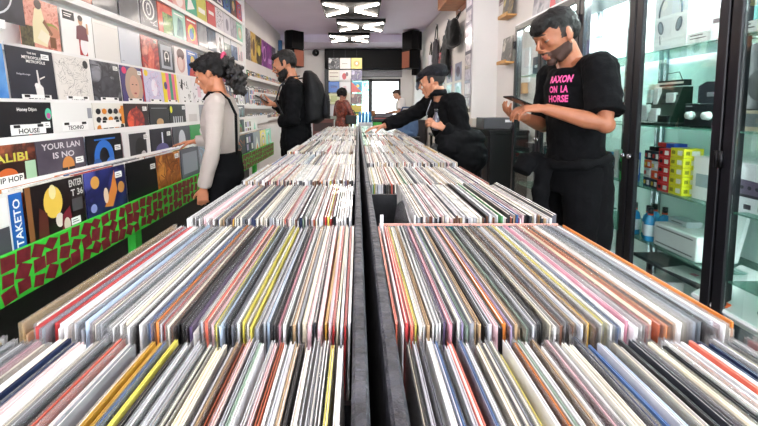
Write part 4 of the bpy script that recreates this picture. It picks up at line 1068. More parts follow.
MB().box(-.15, .15, .05, .09, -.379, .02, mat('#3a4148', .35)).build('stand', None, t)
t = thing('leaning_board', 'leaning white rounded board behind the near cabinet stile', 'panel', (1.72, 1.745, .6), R(-75))
mb = MB(); mb.M = Matrix.Rotation(R(-16), 4, 'X'); mb.bbox(-.07, .07, -.01, .01, -.045, .22, mat('#e8ecec', .35), .008); mb.build('panel', None, t)

# near bay, second shelf
t = thing('studio_speaker', 'black speaker box standing on the second shelf at the right edge', 'speaker', (1.70, 1.50, S2z + .085), RW)
MB().bbox(-.13, .13, -.1, .1, 0, .27, mat('#23282e', .4), .006).build('cabinet', None, t)
MB().tube([(0, -.1005, .1), (0, -.108, .1)], [.07, .065], mat('#14171b', .5), n=24, up=(1, 0, 0)).build('woofer', None, t)
MB().tube([(0, -.1005, .21), (0, -.106, .21)], [.028, .026], mat('#3c4248', .5), n=20, up=(1, 0, 0)).build('tweeter', None, t)
W('beige_carton', 'beige framed grey box under the black speaker at the right edge', 'box', 1.585, 1.79, 1.37, 1.63, S2z, .083, '#b7a58e', lambda e, w, d, h: e.box(-w*.86, w*.86, -d - .001, -d, h*.22, h*.85, mat('#6a7074', .4)))
W('green_sign_box', 'dark box with a teal green label, top shelf right edge', 'box', 1.60, 1.72, 1.44, 1.58, S1z, .17, '#1f3a40', lambda e, w, d, h: e.box(-w*.8, w*.8, -d - .001, -d, h*.3, h*.7, mat('#2f8a86', .4)))
W('product_box', 'pale box on the top shelf behind the near cabinet stile', 'box', 1.62, 1.74, 1.30, 1.38, S1z, .12, '#dfe6e6')
# far cabinet: things glimpsed around the man
W('product_box', 'white box on the top shelf of the farthest cabinet', 'box', 1.60, 1.74, 2.74, 3.0, S1z, .2, '#eef2f1', lambda e, w, d, h: e.box(-w*.7, w*.2, -d - .001, -d, h*.3, h*.7, mat('#4a5a60', .4)))
W('product_box', 'slate grey box on the farthest cabinet top shelf', 'box', 1.60, 1.74, 3.22, 3.5, S1z, .16, '#4a5560', lambda e, w, d, h: e.box(-w*.7, w*.7, -d - .001, -d, h*.4, h*.55, mat('#c9d2d6', .4)))
W('product_box', 'dark equipment box on the second shelf of the farthest cabinet', 'box', 1.58, 1.78, 3.2, 3.55, .8425, .1, '#20252b')
W('product_box', 'low black box on the lowest shelf of the farthest cabinet', 'box', 1.58, 1.78, 2.9, 3.3, S4z, .09, '#15181c', lambda e, w, d, h: e.box(-w*.7, w*.7, -d - .001, -d, h*.4, h*.55, mat('#3a4a4a', .4)))
for i, (c_, cn) in enumerate((('#2a62c8', 'blue'), ('#3fb05a', 'green'), ('#e9eef0', 'white'), ('#2a8ac8', 'cyan'))):
    W('spray_carton', f'{cn} slim carton behind the man\'s back, third shelf', 'box', 1.57, 1.62, 2.11+.04 + i * .058, 2.155+.04 + i * .058, S3z, .17 - .02 * (i % 2), c_, lbl('#101418'), 'slim cartons behind the man')
# records along the cabinet tops
td = [(PN('#c9c6cc', '#8c8a94', None, 6), 'silver'), ('#c22a3a', 'red'), (PN('#2a2a32', '#5a5a66', None, 6), 'dark'), ('#e6e2e4', 'white'), (PN('#38323a', '#8a7a80', None, 6), 'brownish'), ('#23232a', 'black')]
for i, (b_, n_) in enumerate(td[::-1]):
    display(b_, [('e', .5, .5, .22, .25, PN('#6a6a76', '#c9c6cc', None, 9)), ('r', .1, .85, .7, .9, '#d9d6da')], (1.66, 1.9 + i * .33, CZ + .003), RW, f'{n_} sleeve standing on top of the glass cabinets', 'sleeves on top of the cabinets', tilt=-.1, name='displayed_record')
# white ledge on top front
t = thing('display_ledge', 'thin white ledge along the top of the glass cabinets', 'ledge', (1.52, 1.6, CZ + .001))
MB().box(0, .03, 0, 2.1, 0, .022, mat('#e9e9ec', .4)).build('board', None, t)
MB().box(.03, .032, 0, 2.1, .0, .03, mat('#c9c9cf', .4)).build('back_lip', None, t)

# wooden record holders on the white wall
def holder(y, z, label, base, els, rl):
    t = thing('record_holder', label, 'record holder', (1.898, y, z), RW)
    WD = mat('#c8924e', .5, var=.2, vscale=20)
    MB().box(-.14, .14, -.11, 0, 0, .018, WD).build('ledge', None, t)
    MB().box(-.14, .14, -.125, -.11, 0, .04, WD).build('front_lip', None, t)
    display(base, els, (1.83, y, z + .019), RW, rl, 'sleeves in wooden wall holders', tilt=-.1)
holder(4.75, 1.8, 'wooden record holder on the white wall left of the cabinets', PN('#7a7468', '#c9c2b4', '#3a362e', 8), [('e', .5, .5, .2, .3, '#4a463c')], 'grey brown sleeve in the lower wooden wall holder')
holder(4.75, 2.36, 'higher wooden record holder on the white wall near the cabinets', PN('#8a7440', '#c9b46a', '#4a3a20', 8), [('e', .4, .5, .2, .3, '#4a463c')], 'olive brown sleeve in the upper wooden wall holder')
display(PN('#d9c9c4', '#8a7a80', None, 8), [('r', .1, .1, .5, .6, '#5a3a34')], (1.885, 5.02, 2.6), RW, 'pale sleeve high on the white wall beside the upper holder', 'sleeves high on the right wall', tilt=0)
t = thing('cardboard_flap', 'small brown cardboard holder low on the white wall', 'holder', (1.89, 4.3, 1.42), RW)
MB().prism([(-.08, 0), (.08, 0), (.06, .12), (-.1, .1)], -.06, 0, mat('#b98a58', .6), 'xz').build('card', None, t)
MB().box(-.1, .12, -.02, 0, .12, .5, mat('#dfe2e6', .5)).build('paper', None, t)
# glossy sticker strip on the pillar side
t = thing('mirror_strip', 'tall narrow shiny strip of photos on the pillar side', 'mirror', (1.555, 5.22, 1.2), RW)
MB().box(-.3, 0, -.006, -.001, 0, 1.9, mat('#c9c4d2', .12, .6)).build('glass', None, t)
mb = MB()
for i in range(9):
    mb.box(-.27, -.03, -.009, -.0065, .05 + i * .2, .2 + i * .2, PN(['#e9e2e6', '#c9bfd0', '#8f8a9c'][i % 3], ['#8a8496', '#f1edf0', '#d0c8d6'][i % 3], None, 14))
mb.build('photos', None, t)

# bags, shirts and prints hanging on the right wall
t = thing('wooden_shelf', 'orange wooden shelf high on the right wall above the black bag', 'shelf', (1.74, 6.3, 2.93), RW)
MB().bbox(-.45, .3, -.34, 0, 0, .3, mat('#c9885e', .45, var=.15, vscale=8), .01).build('box', None, t)
MB().box(-.45, .3, -.02, 0, -.08, 0, mat('#7a4a30', .5)).build('bracket', None, t)
BAGM = mat('#09090b', .8, spec=.15, bump=.4, bscale=30, sheen=.2)
def hanging(kind, label, y, z, w, h, col, d=.1, strap=True, extra=None, cat='bag'):
    t = thing(kind, label, cat, (1.74, y, z), RW, 'bags and shirts hanging on the right wall')
    mb = MB().loft([((0, -d*.55, zz * h), (w/2 * a, 0, 0), (0, d/2 * b, 0)) for zz, a, b in ((-.0, .75, .6), (.08, .95, .95), (.35, 1, 1), (.7, .92, .85), (.93, .75, .6), (1, .5, .3))], None, 16)
    me = remeshed(mb, .03 if w > .2 else .02, 2, .02, 9, y); me.materials.append(col if not isinstance(col, str) else mat(col, .7, bump=.3)); link('body', me, t)
    if strap:
        MB().tube([(-w*.25, -d*.4, h*.95), (-w*.1, -.02, h*1.25), (0, -.008, h*1.32), (w*.1, -.02, h*1.25), (w*.25, -d*.4, h*.95)], .012, BAGM, n=6).build('strap', None, t)
    MB().tube([(0, 0, h*1.32), (0, -.05, h*1.34)], .008, mat('#b9b9bf', .3, .9), n=8).build('hook', None, t)
    if extra: extra(t)
    return t
hanging('backpack', 'large black backpack hanging below the wooden shelf', 6.5, 2.27, .6, .46, BAGM, .24)
hanging('tote_bag', 'long black tote bag hanging left of the backpack', 7.3, 1.85, .55, .8, BAGM, .12)
hanging('t_shirt', 'dark grey shirt on strings on the right wall', 8.35, 1.85, .62, .9, '#35323c', .08, cat='shirt')
hanging('t_shirt', 'white shirt hanging on the right wall, half hidden', 8.95, 1.7, .45, .8, '#d9d6dc', .08, cat='shirt')
hanging('tote_bag', 'navy bag farthest along the right wall', 10.6, 1.75, .5, .95, '#23263c', .1)
hanging('shoulder_bag', 'small red and black bag between dark shirt and tote bag', 7.85, 2.1, .24, .3, PN('#2a1a20', '#b04a58', None, 14), .08)
pc = ['#c9bcd6', '#e9dfe8', '#b8a9c9', '#efeaf0', '#d0a9b4', '#9fa4bd']
k = 0
for r0 in range(3):
    for c0 in range(7):
        b_, q_ = pc[(k * 5 + r0) % 6], pc[(k * 3 + 2) % 6]
        nm = {'#c9bcd6': 'lilac', '#e9dfe8': 'pale', '#b8a9c9': 'violet', '#efeaf0': 'white', '#d0a9b4': 'rose', '#9fa4bd': 'slate blue'}
        ff = r_.choice(['ellipse', 'bar', 'triangle'])
        e_ = {'ellipse': [('e', .5, .5, .3, .3, '#5a4a66')], 'bar': [('r', .2, .4, .8, .6, '#5a4a66')], 'triangle': [('p', [(.2,.2),(.8,.2),(.5,.8)], '#5a4a66')]}[ff]
        o = cover_mesh(PN(b_, '#8a7a9a', q_, 8), e_, .42, .3, .004).build('art_print')
        o.location = (1.742, 6.0 + c0 * .62, 1.05 + r0 * .34); o.rotation_euler = (0, 0, RW)
        tag(o, f'{nm[b_]} print with a purple {ff}, {["lower","middle","upper"][r0]} row, {"near" if c0 < 2 else "mid" if c0 < 5 else "far"} right wall', 'print', 'small prints on the right wall'); k += 1

# black console with grey box, listening shelf
BK2 = mat('#08080a', .45, bump=.08, bscale=40)
t = thing('console_cabinet', 'black console cabinet between the cap wearer and the glass cabinets', 'cabinet', (1.46, 4.15, 0))
MB().box(0, .42, 0, .9, 0, .98, BK2).build('body', None, t)
MB().box(-.02, .42, -.02, .92, .982, 1.015, BK2).build('top', None, t)
MB().box(-.006, 0, .05, .44, .08, .94, mat('#1c1b20', .35)).build('door', None, t)
MB().box(-.006, 0, .46, .85, .08, .94, mat('#1c1b20', .35)).build('door', None, t)
t = thing('mixer_case', 'grey flat equipment box on the black console', 'equipment box', (1.64, 4.45, 1.017))
MB().bbox(-.2, .15, -.14, .14, 0, .13, mat('#4c4b50', .4), .006).build('body', None, t)
MB().box(.04, .13, -.1425, -.1405, .08, .11, mat('#e9e6ea', .4)).build('white_label', None, t)
t = thing('cream_box', 'small cream box beside the grey equipment box on the console', 'box', (1.5, 4.9, 1.017))
MB().bbox(-.04, .1, -.1, .1, 0, .11, mat('#cfc8bd', .5), .004).build('body', None, t)
MB().box(-.03, .09, -.001, .001, .11, .111, mat('#8a8478', .5)).build('lid_seam', None, t)
t = thing('equipment_table', 'black open equipment table with red gear beside the console', 'table', (1.18, 4.6, 0))
MB().bbox(-.22, .26, -.3, .5, .9, .93, BK2, .004).build('table_top', None, t)
MB().box(-.22, .26, -.3, .5, .68, .70, BK2).build('lower_shelf', None, t)
for x in (-.2, .22):
    for y in (-.28, .46): MB().box(x, x + .03, y, y + .03, 0, .9, BK2).build('leg', None, t)
t = thing('turntable', 'dark turntable with a silver arm on the equipment table', 'turntable', (1.2, 4.65, .931))
MB().bbox(-.18, .2, -.2, .2, .01, .06, mat('#1f1e24', .3), .006).build('plinth', None, t)
MB().tube([(-.03, 0, .06), (-.03, 0, .072)], .14, mat('#0d0d0f', .3), n=28).build('platter', None, t)
MB().tube([(.15, .14, .09), (.13, -.05, .085), (.06, -.1, .08)], .006, mat('#c9c9cf', .2, .9), n=8).build('tonearm', None, t)
t = thing('red_case', 'low red and black case on the shelf below the turntable', 'case', (1.2, 4.65, .701))
MB().bbox(-.16, .2, -.3, .1, 0, .04, mat('#b0222e', .4), .004).build('tray', None, t)
MB().bbox(-.16, .2, -.3, .1, .041, .1, mat('#1a191d', .4), .004).build('lid', None, t)
for i in range(3):
    t = thing('wooden_stake', ['pale wooden batten leaning under the table, left of three', 'pale wooden batten leaning under the table, middle of three', 'pale wooden batten leaning under the table, right of three'][i], 'batten', (1.2 + i * .08, 4.45, 0.02), 0, 'battens under the equipment table')
    MB().box(-.02, .02, -.02, .02, 0, .64, mat('#c9a878', .6, var=.2)).build('stick', None, t)
    MB().box(-.02, .02, -.02, .02, -.02, 0, mat('#5a4a38', .6)).build('foot', None, t)

# back of the shop: hanging record grid, counter and its things
HY = 11.3
hd = [[(PN('#8a8a90', '#dcdcdc', '#3a3a40', 7), [('e', .4, .5, .2, .25, '#2a2a30')], 'grey photo'), ('#e9e6df', [('r', .2, .45, .7, .5, '#8a857a')], 'cream'), ('#e9d65a', [('e', .5, .5, .28, .28, '#d0a83a'), ('e', .5, .5, .1, .1, '#f6f2e0')], 'yellow disc')],
      [('#ece8da', [('r', .1, .7, .9, .75, '#8a5a4a'), ('r', .1, .35, .9, .4, '#8a5a4a')], 'cream lined'), ('#efe9ea', [('e', .4, .4, .2, .3, '#c8343e'), ('e', .65, .6, .12, .2, '#7a5a60')], 'white and red'), (PN('#6a5a9a', '#b9b0d8', '#3a3468', 7), [], 'violet')],
      [('#3a6fc8', [('r', .2, .4, .8, .6, '#2a4a94')], 'blue'), ('#f0eef0', [('r', .3, .3, .6, .6, '#e6c8d0')], 'white'), ('#2fa0d0', [('p', [(0,0),(1,0),(0,1)], '#e04a3a'), ('e', .6, .6, .15, .15, '#f0d040')], 'red and blue')],
      [('#d6d8a0', [('r', .2, .2, .8, .8, '#b9c27a')], 'pale green'), ('#e2d8c8', [], 'beige'), (PN('#9a5a50', '#d0a890', '#5a3030', 6), [], 'brown')],
      [('#cfd0d4', [], 'light grey'), ('#c9a23a', [], 'mustard'), ('#e9d23a', [('r', .2, .2, .8, .35, '#3a9a5a')], 'yellow and green')]]
for i in range(5):
    for j in range(3):
        b_, e_, n_ = hd[i][j]
        x = -.68 + j * .335; z = 2.39 - i * .345
        o = cover_mesh(b_, e_, .315, .315, .004).build('hanging_record'); o.location = (x, HY, z)
        tag(o, f'{n_} sleeve hanging in the {["top","second","third","fourth","lowest"][i]} row of the wire grid', 'record', 'sleeves hanging before the back wall')
        MB().box(-.001, .001, 0, .002, .315, .344 if i else H - z, mat('#8a8a90', .4)).build('wire', None, o)
ct = thing('shop_counter', 'black shop counter before the bright back window', 'counter', (1.0, 9.6, 0))
MB().bbox(-.62, .7, -.25, .3, 0, .92, mat('#1b1a1e', .4), .01).build('body', None, ct)
MB().bbox(-.65, .72, -.28, .33, .922, .95, mat('#2b292e', .35), .006).build('top', None, ct)
MB().box(-.6, -.1, -.262, -.252, .3, .9, mat('#3fc04a', .5)).build('green_panel', None, ct)
MB().box(-.08, .45, -.262, -.252, .35, .9, mat('#e0dc9a', .5)).build('cream_panel', None, ct)
t = thing('mixing_desk', 'dark mixing desk with a raised lid on the shop counter', 'mixing desk', (.62, 9.55, .951))
MB().bbox(-.25, .32, -.16, .2, 0, .09, mat('#2b292e', .3), .005).build('body', None, t)
MB().box(-.2, .28, -.162, -.16, .03, .05, mat('#b04a48', .4)).build('stripe', None, t)
MB().box(-.23, .3, .19, .2, .09, .16, mat('#6a666e', .4)).build('raised_lid', None, t)
t = thing('coffee_cup', 'brown cup standing on the left of the counter desk', 'cup', (.42, 9.7, 1.0435))
MB().tube([(0, 0, 0), (0, 0, .13)], [.04, .05], mat('#a8764a', .5), n=14).build('cup', None, t)
MB().tube([(0, 0, .13), (0, 0, .142)], .052, mat('#efe9e0', .5), n=14).build('lid', None, t)
t = thing('water_pack', 'blue and clear pack of bottles beside the hanging sleeves', 'bottle pack', (.2, 9.3, 0))
MB().box(-.18, .15, -.15, .15, 0, .9, mat('#dfe9f2', .5)).build('plinth_crate', None, t)
for i in range(4): MB().tube([(-.13 + i * .08, -.1, .901), (-.13 + i * .08, -.1, 1.1), (-.13 + i * .08, -.1, 1.16)], [.036, .036, .014], mat('#4a9ae0', .2, coat=.5), n=12).build('bottle', None, t)
t = thing('red_brown_crate', 'reddish brown crate left of the woman in the dotted dress', 'crate', (-.85, 9.2, 0))
MB().bbox(-.2, .3, -.2, .2, 0, .98, mat('#6a3a34', .5), .01).build('box', None, t)
MB().box(-.17, .27, -.206, -.202, .7, .9, mat('#3a2220', .5)).build('slot', None, t)
t = thing('back_shelf', 'white magazine shelf in the far left corner', 'shelf', (-1.55, 10.9, 0))
MB().box(-.4, .5, -.15, .15, 0, 1.2, mat('#dedbe0', .5)).build('body', None, t)
for z in (.9, 1.05): MB().box(-.38, .48, -.17, -.152, z, z + .02, mat('#8a8690', .5)).build('lip', None, t)
# ------------------------------------------------------------------ people
def skin(col):
    key = 'skin' + col
    if key in _m: return _m[key]
    m = mat(col, .5, bump=.08, bscale=120, var=.1, vscale=25)
    m.node_tree.nodes['Principled BSDF'].inputs['Subsurface Weight'].default_value = .08
    m.node_tree.nodes['Principled BSDF'].inputs['Subsurface Radius'].default_value = (.02, .008, .004)
    _m[key] = m
    return m
def V(*a): return Vector(a)
def hand_pts(mb, wrist, d, pn, thumb_side, S, curl=(.35, .35, .35, .35), spread=.05, tcurl=.4, grip=0):
    """palm, four unequal bent fingers and a thumb leaving the side of the palm; d hand direction, pn palm normal"""
    d = d.normalized(); pn = (pn - d * pn.dot(d)).normalized(); w = d.cross(pn).normalized() * thumb_side   # towards the thumb
    s = S
    mb.loft([(wrist - d*.015*s, w*.026*s, pn*.02*s), (wrist + d*.012*s, w*.028*s, pn*.019*s), (wrist + d*.045*s, w*.038*s, pn*.0165*s), (wrist + d*.085*s, w*.042*s, pn*.0145*s), (wrist + d*.098*s, w*.036*s, pn*.011*s)], n=14)
    mb.ell(wrist + d*.035*s + w*.02*s + pn*.006*s, (.018*s,)*3, n=8)
    L = [(.042, .026, .021), (.047, .030, .023), (.044, .028, .022), (.034, .021, .019)]
    rr = [.0088, .009, .0088, .0078]
    for i in range(4):
        off = (.0305 - .0203 * i) * s
        p = wrist + d * (.088 - (.004 if i in (0, 2) else .010 if i == 3 else 0)) * s + w * off
        ang = curl[i]; sp = spread * (1.5 - i)
        dirn = (d + w * sp).normalized()
        pts = [p - dirn * .03 * s, p]; a = ang * .9
        for l in L[i]:
            dd = (dirn * math.cos(a) + pn * math.sin(a)).normalized()
            p = p + dd * l * s; pts.append(p); a += ang
        mb.tube(pts, [rr[i]*s, rr[i]*s*1.06, rr[i]*s, rr[i]*s*.92, rr[i]*s*.72], n=8, up=tuple(pn))
        mb.ell(pts[-1], (rr[i]*s*.74,)*3, n=8)
    p = wrist + d*.028*s + w*.026*s
    a1 = (d * .72 + w * .62 + pn * (.25 + tcurl * .4)).normalized(); a2 = (d * .9 + w * .2 + pn * (.3 + tcurl)).normalized()
    p1 = p + a1 * .042*s; p2 = p1 + (a1 + a2).normalized() * .031*s; p3 = p2 + a2 * .025*s
    mb.tube([p - a1*.012*s, p, p1, p2, p3], [.013*s, .0135*s, .0105*s, .0098*s, .0075*s], n=8); mb.ell(p3, (.0078*s,)*3, n=8)
def head_pts(mb, M, s, fem=False):
    """head about its own centre, +x forward, +z up; M places it"""
    E_ = lambda c, r, n=14: mb.ell(M @ (V(*c) * s), tuple(q * s for q in r), n=n, rot=M.to_3x3())
    T_ = lambda pts, r, n=8, flat=1: mb.tube([M @ (V(*p) * s) for p in pts], [q * s for q in r], n=n, flat=flat)
    E_((-.012, 0, .032), (.1, .078, .088), 20)
    E_((.03, 0, -.01), (.062, .064, .085), 18)
    E_((.022, 0, -.058), (.062, .054, .052), 16)
    jw = .045 if fem else .052
    for y in (-1, 1):
        T_([(-.004, y*jw*1.12, -.035), (.01, y*jw, -.072), (.055, y*.026, -.103)], [.02, .022, .018])
        E_((.066, y*.04, -.016), (.022, .02, .018), 10)         # cheek
        E_((-.006, y*.0785, -.004), (.016, .007, .029), 10)     # ear
        E_((.004, y*.077, -.02), (.012, .008, .016), 8)
        E_((.104, y*.0125, -.037), (.011, .009, .0085), 8)      # nostril wing
        E_((.0835, y*.031, .0105), (.012, .015, .0075), 8)       # upper lid
    E_((.074, 0, -.105), (.02, .025, .017), 12)                  # chin
    T_([(.082, -.042, .027), (.094, -.02, .03), (.095, 0, .024), (.094, .02, .03), (.082, .042, .027)], [.009, .0105, .009, .0105, .009])
    T_([(.091, 0, .03), (.101, 0, .008), (.113, 0, -.014), (.119, 0, -.029)], [.0075, .0085, .0105, .0125])
    E_((.088, 0, -.052), (.016, .024, .012), 10)                 # area over the lip
    T_([(.082, -.024, -.0665), (.098, -.008, -.062), (.1, 0, -.0635), (.098, .008, -.062), (.082, .024, -.0665)], [.004, .0062, .0058, .0062, .004])
    T_([(.082, -.022, -.069), (.097, 0, -.0735), (.082, .022, -.069)], [.004, .0078, .004])
    E_((.084, 0, -.082), (.012, .02, .01), 10)
def paint(o, M, hs, spec):
    """stubble and shaved sides: hair-coloured skin regions of the head"""
    o.data.materials.append(mat(spec[0], .7, bump=.3, bscale=220)); o.data.materials.append(mat(spec[1], .7, bump=.3, bscale=220))
    I = M.inverted()
    for p in o.data.polygons:
        q = (I @ p.center) / hs
        if q.length > .2: continue
        a = abs(q.y)
        line = -.03 - .28 * max(0, q.x) if q.x < .085 else -.048
        if -.006 < q.x and q.z < line and q.z > -.124 + max(0, .03 - q.x) * 1.2 and a < .075:
            if q.x > .084 and a < .02 and -.085 < q.z < -.056: continue
            p.material_index = 1
        elif q.x < .028 and a > .045 and q.z > -.012 and a < .0775 or (q.x < -.045 and q.z > -.055): p.material_index = 2
def figure(name, label, loc, rz, S, J, skin_c, sleeves, top_c, pants_c, pants=True, inflate=.022, hem=.93, voxel=.0055, curl=None, fem=False, disp=.006, group=None, top_name='sweater', dress=False, shoes=True, neck_r=.058, cuff=1.0, sleeve_r=.0, shoulders=.19, palm=None):
    """J gives joints in the figure's own frame (x forward, y left, z up), S scales the default skeleton"""
    t = thing(name, label, 'person', loc, rz)
    j = dict(pelvis=V(0,0,.95), chest=V(0,0,1.28), neck=V(-.01,0,1.49), head=V(.03,0,1.655),
             sL=V(0,shoulders,1.435), sR=V(0,-shoulders,1.435), eL=V(-.02,.25,1.15), eR=V(-.02,-.25,1.15), wL=V(.06,.25,.91), wR=V(.06,-.25,.91),
             hL=V(0,.09,.92), hR=V(0,-.09,.92), kL=V(.02,.1,.5), kR=V(.02,-.1,.5), aL=V(-.02,.11,.09), aR=V(-.02,-.11,.09))
    for k in j: j[k] = j[k] * S
    inv = Matrix.Rotation(-rz, 3, 'Z')
    for k, v in J.items():
        if k in j: j[k] = inv @ (Vector(v) - Vector(loc))     # world positions
    hp_ = J.get('head_rot', (0, 0, 0))   # pitch down, yaw left, roll
    M = Matrix.Translation(j['head']) @ Matrix.Rotation(hp_[1], 4, 'Z') @ Matrix.Rotation(hp_[0], 4, 'Y') @ Matrix.Rotation(hp_[2], 4, 'X')
    hs = S * J.get('head_s', 1.03) * (.95 if fem else 1)
    sk = skin(skin_c)
    pw = 1.0 if not fem else .92
    def torso(mb, inf, z_hem=None, hemw=None, low=False):
        p, c, n = j['pelvis'], j['chest'], j['neck']
        sd = (j['sL'] - j['sR']); sd.z = 0; sd.normalize()
        base = p - V(0, 0, .1*S)
        waist = p.lerp(c, .42)
        wf = .85 if fem else 1
        R_ = [(base, .155*pw + .02*fem, .105), (p, .168*pw + .015*fem, .115), (waist, .142*wf, .1*wf), (p.lerp(c, .8), .155*pw, .108), (c, .168*pw, .115), (c.lerp(n, .5), .172*pw, .105), (c.lerp(n, .78), .13*pw, .08), (n, .06, .058)]
        if low: R_[-1] = (c.lerp(n, .93), .082, .066)
        rings = []
        for q, a, b in R_:
            up = (n - p).normalized() if q.z > p.z else V(0, 0, 1)
            side = V(0, 1, 0).lerp(sd, max(0, min(1, (q.z - p.z) / max(.1, n.z - p.z)))).normalized()
            f = side.cross(up).normalized()
            rings.append((q, side * (a*S + inf), f * (b*S + inf)))
        if z_hem is not None:
            rings = [r_ for r_ in rings if r_[0].z > z_hem*S + .02]
            q = rings[0]
            k_ = hemw or 1.03
            bot = V(q[0].x, q[0].y, z_hem*S)
            rings = [(bot, q[1]*k_, q[2]*k_)] + rings
        mb.loft(rings, n=24)
        return rings
    body = MB()
    torso(body, 0)
    body.tube([j['neck'] - V(0, 0, .03*S), j['neck'], M @ (V(-.018, 0, -.05)*hs), M @ (V(-.015, 0, -.02)*hs)], [neck_r*1.15*S*(.85 if fem else 1), neck_r*S*(.85 if fem else 1), neck_r*.95*S*(.85 if fem else 1), .05*S], n=16)
    for s_ in 'LR':
        sg = 1 if s_ == 'L' else -1
        sh, el, wr = j['s' + s_], j['e' + s_], j['w' + s_]
        body.tube([j['neck'] - V(0, 0, .02*S), j['neck'].lerp(sh, .55) + V(0, 0, .004*S), sh], [.05*S, .047*S, .052*S], n=12)
        af = .86 if fem else 1
        body.tube([sh, sh.lerp(el, .35), sh.lerp(el, .75), el, el.lerp(wr, .3), el.lerp(wr, .7), wr], [q*S*af for q in (.054, .05, .042, .039, .041, .032, .026)], n=14)
        body.ell(sh, (.055*S*af,)*3, n=12); body.ell(el, (.04*S*af,)*3, n=12)
        hd_ = J.get('hand' + s_); hd_ = (inv @ Vector(hd_)) if hd_ else (wr - el)
        pn = J.get('palm' + s_); pn = (inv @ Vector(pn)) if pn else V(.2, -sg, 0)
        # the thumb lies to the side given by handedness: forward for hanging arms
        w_ = hd_.normalized().cross((pn - hd_.normalized() * pn.dot(hd_.normalized())).normalized())
        ts = 1 if s_ == 'R' else -1
        hand_pts(body, wr, hd_, pn, ts * J.get('flip' + s_, 1), S * (.9 if fem else 1), J.get('curl' + s_, (.3, .35, .4, .45)), tcurl=J.get('tc' + s_, .4))
        h_, k_, a_ = j['h' + s_], j['k' + s_], j['a' + s_]
        body.tube([h_ + V(0, 0, .03), h_.lerp(k_, .3), h_.lerp(k_, .7), k_, k_.lerp(a_, .3), k_.lerp(a_, .75), a_], [q*S for q in (.088, .08, .064, .055, .056, .042, .037)], n=16)
        body.loft([(a_ + V(-.05*S, 0, -.05*S), V(0, .03*S, 0), V(0, 0, .03*S)), (a_ + V(.02*S, 0, -.04*S), V(0, .038*S, 0), V(0, 0, .04*S)), (a_ + V(.13*S, 0, -.06*S), V(0, .045*S, 0), V(0, 0, .024*S)), (a_ + V(.18*S, 0, -.065*S), V(0, .035*S, 0), V(0, 0, .017*S))], n=12)
    head_pts(body, M, hs, fem)
    o = blob('body', body, sk, t, voxel, 2)
    if J.get('stubble'): paint(o, M, hs, J['stubble'])
    # eyes, brows, lips
    for y in (-1, 1):
        e = MB(); c = M @ (V(.0795, y*.0315, .004)*hs)
        e.ell(c, tuple(q*hs for q in (.010, .0125, .0055)), mat('#8f8178', .6), 12, rot=M.to_3x3())
        e.ell(M @ (V(.0895, y*.033, .0005)*hs), tuple(q*hs for q in (.0035, .006, .006)), mat('#2c1a12', .15), 10, rot=M.to_3x3())
        e.build('eye', None, t)
        MB().tube([M @ (V(*p)*hs) for p in ((.098, y*.014, .031), (.1, y*.028, .037), (.088, y*.047, .034))], [.003*hs, .0045*hs, .0022*hs], mat('#1d1310', .8), n=6, flat=.8).build('eyebrow', None, t)
    MB().tube([M @ (V(*p)*hs) for p in ((.086, -.021, -.067), (.1015, -.007, -.0635), (.1045, 0, -.0655), (.1015, .007, -.0635), (.086, .021, -.067))], [q*hs for q in (.002, .0042, .004, .0042, .002)], mat('#9c5048', .45), n=8).tube([M @ (V(*p)*hs) for p in ((.086, -.018, -.0695), (.102, 0, -.0738), (.086, .018, -.0695))], [q*hs for q in (.002, .0055, .002)], mat('#9c5048', .45), n=8).build('lips', None, t)
    # clothes
    mb = MB()
    if not dress: torso(mb, inflate*S, hem, low=True)
    else: torso(mb, inflate*S, .5, 1.25)
    for s_ in 'LR':
        sh, el, wr = j['s' + s_], j['e' + s_], j['w' + s_]
        mb.tube([j['neck'].lerp(sh, .3) - V(0, 0, .035*S), j['neck'].lerp(sh, .6) - V(0, 0, .006*S), sh], [.04*S + inflate*.6, .047*S + inflate*.8, .05*S + inflate], n=12)
        af = .86 if fem else 1; g_ = inflate * .75 + sleeve_r
        P_ = [(sh, .054), (sh.lerp(el, .35), .05), (sh.lerp(el, .75), .042), (el, .04), (el.lerp(wr, .3), .04), (el.lerp(wr, .7), .033), (el.lerp(wr, .97), .029)]
        if sleeves == 'short': P_ = P_[:2] + [(sh.lerp(el, .82), .052)]; g_ += .012
        mb.tube([p for p, _ in P_], [q*S*af + g_ for _, q in P_], n=14); mb.ell(sh, (.05*S*af + g_,)*3, n=12)
    top = blob(top_name, mb, top_c, t, voxel * 1.25, 3, disp, 11, loc[1])
    if pants:
        mb = MB()
        p = j['pelvis']; wz = .07
        mb.loft([(p - V(0,0,.12*S), V(0,.165*S*pw+.02,0), V(.12*S+.01,0,0)), (p, V(0,.175*S*pw+.015,0), V(.125*S+.008,0,0)), (p + V(0,0,wz*S*(1.9 if fem else 1)), V(0,.155*S*pw+.01,0), V(.112*S+.008,0,0))], n=20)
        for s_ in 'LR':
            h_, k_, a_ = j['h' + s_], j['k' + s_], j['a' + s_]
            mb.tube([h_ + V(0, 0, .03), h_.lerp(k_, .3), h_.lerp(k_, .7), k_, k_.lerp(a_, .4), a_ + V(0, 0, .01)], [q*S for q in (.1, .094, .08, .072, .07, .062)], n=16)
        blob('trousers', mb, pants_c, t, voxel * 1.5, 3, .007, 9, 3)
